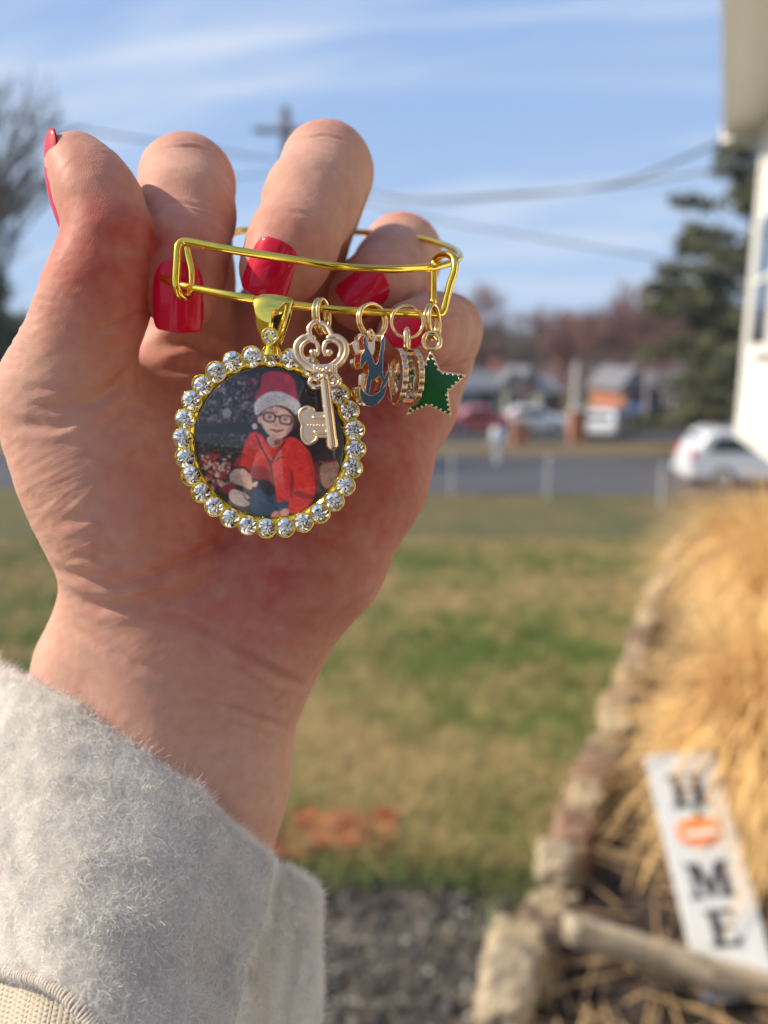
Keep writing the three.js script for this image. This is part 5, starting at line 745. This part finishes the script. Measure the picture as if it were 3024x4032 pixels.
farHouse('far_house', 'dark brown low house partly behind the minivan', 1440, 1560, 918, 2.2, 1.1, std(0.12, 0.10, 0.10), slate, { windows: 3 });
for (const [u, v, h, label] of [[1246, 955, 1.5, 'brick pillar by the far road, before the pale utility pole'], [1122, 961, 1.1, 'low brick pillar by the far road, near the mailbox']]) { const p = onGround(u, v), t = thing('brick_pillar', label, 'pillar', p, 'brick pillars by the far road'); mesh('shaft', box(0.75, h, 0.75, 0, h / 2, 0), brick, t); mesh('cap', box(0.9, 0.12, 0.9, 0, h + 0.06, 0), std(0.5, 0.46, 0.4), t); }
// ---------- utility poles and wires ----------
const poleMat = std(0.22, 0.19, 0.17), cable = std(0.10, 0.10, 0.11, { roughness: 0.6 });
const pole = (label, at, h, r, mat, arm) => { const t = thing('utility_pole', label, 'utility pole', at, 'utility poles'); mesh('shaft', new THREE.CylinderGeometry(r * 0.75, r, h, 12).translate(0, h / 2, 0), mat, t); if (arm) { mesh('crossarm', box(2.2, 0.16, 0.14, 0, h - 0.8, 0.16), mat, t); mesh('transformer', new THREE.CylinderGeometry(0.28, 0.28, 0.85, 16).translate(0.42, h - 1.7, 0.1), std(0.4, 0.41, 0.42), t); for (const x of [-0.95, -0.35, 0.35, 0.95]) mesh('insulator', new THREE.CylinderGeometry(0.05, 0.07, 0.2, 8).translate(x, h - 0.62, 0.16), std(0.5, 0.5, 0.48), t); } return t; };
{
  const d = 27, top = P(616, 232, d), base = V(top.x, terrain(top.x, top.z), top.z); pole('tall dark utility pole with crossarm rising behind the fingers', base, top.y - base.y, 0.22, poleMat, true);
  const q = onGround(1240, 942), q2 = P(1240, 782, -q.clone().sub(EYE).applyQuaternion(CAMQ.clone().invert()).z); pole('pale grey utility pole among the far houses', q, q2.y - q.y, 0.24, std(0.42, 0.39, 0.38), false);
  const r = onGround(1392, 935), r2 = P(1392, 800, -r.clone().sub(EYE).applyQuaternion(CAMQ.clone().invert()).z); pole('thin grey pole beside the dark car', r, r2.y - r.y, 0.14, std(0.3, 0.28, 0.27), false);
  const run = (label, pts, r) => { const c = pts.map((p) => P(...p)), m = mesh('overhead_wire', new THREE.TubeGeometry(new THREE.CatmullRomCurve3(c.map((p) => p.clone().sub(c[0]))), 60, r, 7), cable); m.position.copy(c[0]); tag(m, label, 'wire', 'overhead wires'); };
  run('thick overhead wire from the dark pole towards the trees on the lawn side', [[-260, 190, 17], [0, 250, 20], [300, 300, 23.5], [612, 348, 26.8]], 0.03);
  run('overhead service wire from the dark pole to the house eaves', [[620, 352, 26.8], [860, 432, 18], [1060, 428, 13], [1330, 396, 9], [1578, 298, 6.3]], 0.016);
  run('overhead wire from the dark pole passing above the pine', [[622, 356, 26.8], [860, 428, 23], [1100, 420, 21], [1330, 402, 19.5], [1700, 340, 18]], 0.03);
  run('lowest overhead wire sloping down to the pine', [[624, 400, 26.8], [960, 478, 24], [1200, 520, 22], [1460, 566, 20], [1640, 600, 19]], 0.028);
  run('faint upper wire running past the bare tree', [[-200, 420, 30], [0, 425, 29], [300, 405, 28], [614, 372, 27]], 0.025);
}
// ---------- trees ----------
function bareTree(seed, h, spread, twigMat, dense = 1) {                 // -> { trunk, crown } geometries about 1:1 in metres
  const r = rng(seed), trunk = [], crown = [], Y = V(0, 1, 0);
  const limb = (a, b, r0, r1, list, n = 5) => { const L = a.distanceTo(b); list.push(new THREE.CylinderGeometry(r1, r0, L, n, 1, true).translate(0, L / 2, 0).applyQuaternion(new THREE.Quaternion().setFromUnitVectors(Y, b.clone().sub(a).normalize())).translate(a.x, a.y, a.z)); };
  const grow = (a, dir, L, rad, lev) => { const b = a.clone().addScaledVector(dir, L); limb(a, b, rad, rad * 0.65, lev < 1 ? trunk : crown, lev < 2 ? 7 : 3); if (lev >= 4) return; const n = lev === 0 ? 5 : Math.round((lev === 3 ? 5 : 3.4) * dense); for (let k = 0; k < n; k++) { const s = 0.45 + 0.55 * r(), q = a.clone().lerp(b, lev === 0 ? 0.5 + 0.5 * r() : s), az = r() * 6.28, tilt = (0.35 + 0.5 * r()) * spread, d2 = dir.clone().add(V(Math.cos(az) * tilt, 0.18, Math.sin(az) * tilt)).normalize(); grow(q, d2, L * (0.55 + 0.25 * r()), rad * 0.58, lev + 1); } };
  grow(V(0, 0, 0), V((r() - 0.5) * 0.1, 1, (r() - 0.5) * 0.1).normalize(), h * 0.42, h * 0.022, 0);
  return { trunk: joined(trunk), crown: joined(crown) };
}
const barks = [std(0.17, 0.13, 0.10), std(0.24, 0.12, 0.095), std(0.21, 0.18, 0.155), std(0.27, 0.16, 0.13)];
{
  const kinds = [0, 1, 2, 3, 4, 5].map((k) => bareTree(200 + k * 7, 10, 0.95 + 0.1 * k, null, 1.4)), R = rng(31);
  const words = ['grey-brown bare tree in the far tree line', 'reddish bare tree in the far tree line', 'pale grey bare tree in the far tree line', 'rosy brown bare tree in the far tree line'];
  let n = 0; for (let row = 0; row < 3; row++) for (let k = 0; k < 26; k++) {
    const D = 66 + row * 13 + 8 * R(), x = lerp(-0.62, 0.56, (k + R()) / 26) * D * 1.0; const c = x / D < -0.15 ? 2 : x / D > 0.25 && x / D < 0.38 && R() < 0.7 ? 1 : Math.floor(R() * 4), kd = kinds[Math.floor(R() * 6)], s = (0.85 + 0.5 * R()) * (row === 0 ? 0.8 : 1.1);
    if (x / D > -0.30 && x / D < 0.08) continue;                          // wholly behind the hand
    const t = thing('bare_tree', words[c], 'tree', V(x, terrain(x, -D), -D), 'bare trees of the far tree line', new THREE.Quaternion().setFromAxisAngle(V(0, 1, 0), R() * 6.28)); t.scale.setScalar(s); mesh('trunk', kd.trunk, barks[c], t); mesh('crown', kd.crown, barks[c], t);
  }
  const big = bareTree(77, 14, 1.0, null, 1.25), t = thing('bare_tree', 'tall bare tree with thin grey twigs rising beside the thumb', 'tree', V(-16.6, terrain(0, -30), -30)); mesh('trunk', big.trunk, barks[2], t); mesh('crown', big.crown, barks[2], t);
  // far wood and hills that close the view
  const wood = sheet(span([-260, 260, 130]), span([0, 1, 6]), () => 0), wp = wood.attributes.position; for (let i = 0; i < wp.count; i++) { const x = wp.getX(i), s = wp.getZ(i), D = 112, h = 8.2 + 2.4 * fbm(x * 0.05, 1, 2, 3) + 1.8 * noise(x * 0.35, 4); wp.setXYZ(i, x, -3.5 + h * Math.sin(s * Math.PI / 2) * 1, -D - 10 * s + 2 * noise(x * 0.3, s * 4, 3)); } wood.computeVertexNormals();
  const hz = tileFbm(121, 64, 4), wt = tex(512, 512, (u, v) => { const l = 100 + 190 * (hz(u, v) - 0.4); return [l * 1.1, l * 0.96, l * 0.9]; }, true, [0.09, 0.5]); { const uv = wood.attributes.uv; for (let i = 0; i < wp.count; i++) uv.setXY(i, wp.getX(i), wp.getY(i)); }
  const wm = mesh('far_wood', wood, new THREE.MeshStandardMaterial({ color: new THREE.Color().setRGB(0.5, 0.44, 0.42), map: wt, roughness: 1 })); tag(wm, 'distant brown winter woodland behind the houses', 'woodland', null, 'stuff');
  const hill = sheet(span([-900, 900, 120]), span([0, 1, 12]), () => 0), hp = hill.attributes.position; for (let i = 0; i < hp.count; i++) { const x = hp.getX(i), s = hp.getZ(i), D = 640; hp.setXYZ(i, x, -3.5 + (22 + 7 * fbm(x * 0.006, 3, 1, 4) + 12 * Math.exp(-((x - 40) ** 2) / 14000)) * Math.sin(s * Math.PI / 2), -D - 200 * s); } hill.computeVertexNormals();
  structure('hills', hill, std(0.13, 0.12, 0.09, { roughness: 1 }));
}
// pine behind the house, evergreens beside the road on the thumb side
function conifer(seed, h, rad, loose) {
  const r = rng(seed), wood = [new THREE.CylinderGeometry(h * 0.006, h * 0.02, h, 9).translate(0, h / 2, 0)], ps = [], ix = [], Y = V(0, 1, 0);
  const rows = Math.round(h * 3.4); for (let k = 0; k < rows; k++) { const f = (k + 0.5) / rows, y = h * (0.10 + 0.9 * f), L = rad * Math.pow(1 - f, 0.75) * (0.75 + 0.5 * r()) + 0.3, n = 6; for (let j = 0; j < n; j++) { if (r() < loose) continue; const a = r() * 6.28, Lb = L * (0.55 + 0.6 * r()), d = V(Math.cos(a), 0.12 - 0.25 * (1 - f) + 0.2 * r(), Math.sin(a)).normalize(), o = V(0, y, 0), e = o.clone().addScaledVector(d, Lb); wood.push(new THREE.CylinderGeometry(0.012, 0.045, Lb, 4, 1, true).translate(0, Lb / 2, 0).applyQuaternion(new THREE.Quaternion().setFromUnitVectors(Y, d)).translate(o.x, o.y, o.z));
    const m = Math.round(26 + Lb * 26); for (let q = 0; q < m; q++) { const s = 0.25 + 0.8 * Math.sqrt(r()), c = o.clone().addScaledVector(d, Lb * s).add(V((r() - 0.5) * 0.5, (r() - 0.5) * 0.34, (r() - 0.5) * 0.5)), u = V(r() - 0.5, r() - 0.4, r() - 0.5).normalize().multiplyScalar(0.24 + 0.16 * r()), v = V(r() - 0.5, r() - 0.5, r() - 0.5).normalize().multiplyScalar(0.08), b = ps.length / 3; for (const [su, sv] of [[-1, -1], [1, -0.4], [1, 0.4], [-1, 1]]) { ps.push(c.x + su * u.x + sv * v.x, c.y + su * u.y + sv * v.y, c.z + su * u.z + sv * v.z); } ix.push(b, b + 1, b + 2, b, b + 2, b + 3); } } }
  const g = new THREE.BufferGeometry(); g.setAttribute('position', new THREE.Float32BufferAttribute(ps, 3)); g.setIndex(ix); g.computeVertexNormals(); return { trunk: joined(wood), crown: g };
}
const needles = new THREE.MeshPhysicalMaterial({ color: new THREE.Color().setRGB(0.13, 0.135, 0.065), roughness: 0.9, transmission: 0.2, thickness: 0 });
{
  const k = conifer(3, 16, 4.8, 0.48), k2 = conifer(5, 8, 2.4, 0.1);
  const put = (kd, label, x, D, s) => { const t = thing('pine_tree', label, 'tree', V(x, terrain(x, -D), -D), 'evergreens'); t.scale.setScalar(s); mesh('trunk', kd.trunk, barks[0], t); mesh('crown', kd.crown, needles, t); };
  put(k, 'tall dark green pine rising behind the white house', 15.3, 33, 1.0); put(k2, 'low dark evergreen at the foot of the tall pine', 19.5, 46, 0.9);
  put(k2, 'dark evergreen beyond the road beside the wrist', -22.5, 44, 1.25); put(k2, 'dark evergreen standing behind the bare tree at the thumb', -27.5, 50, 1.3);
}
scene.fog = new THREE.FogExp2(new THREE.Color().setRGB(0.80, 0.86, 0.95), 0.0006);
renderer.render(scene, camera);
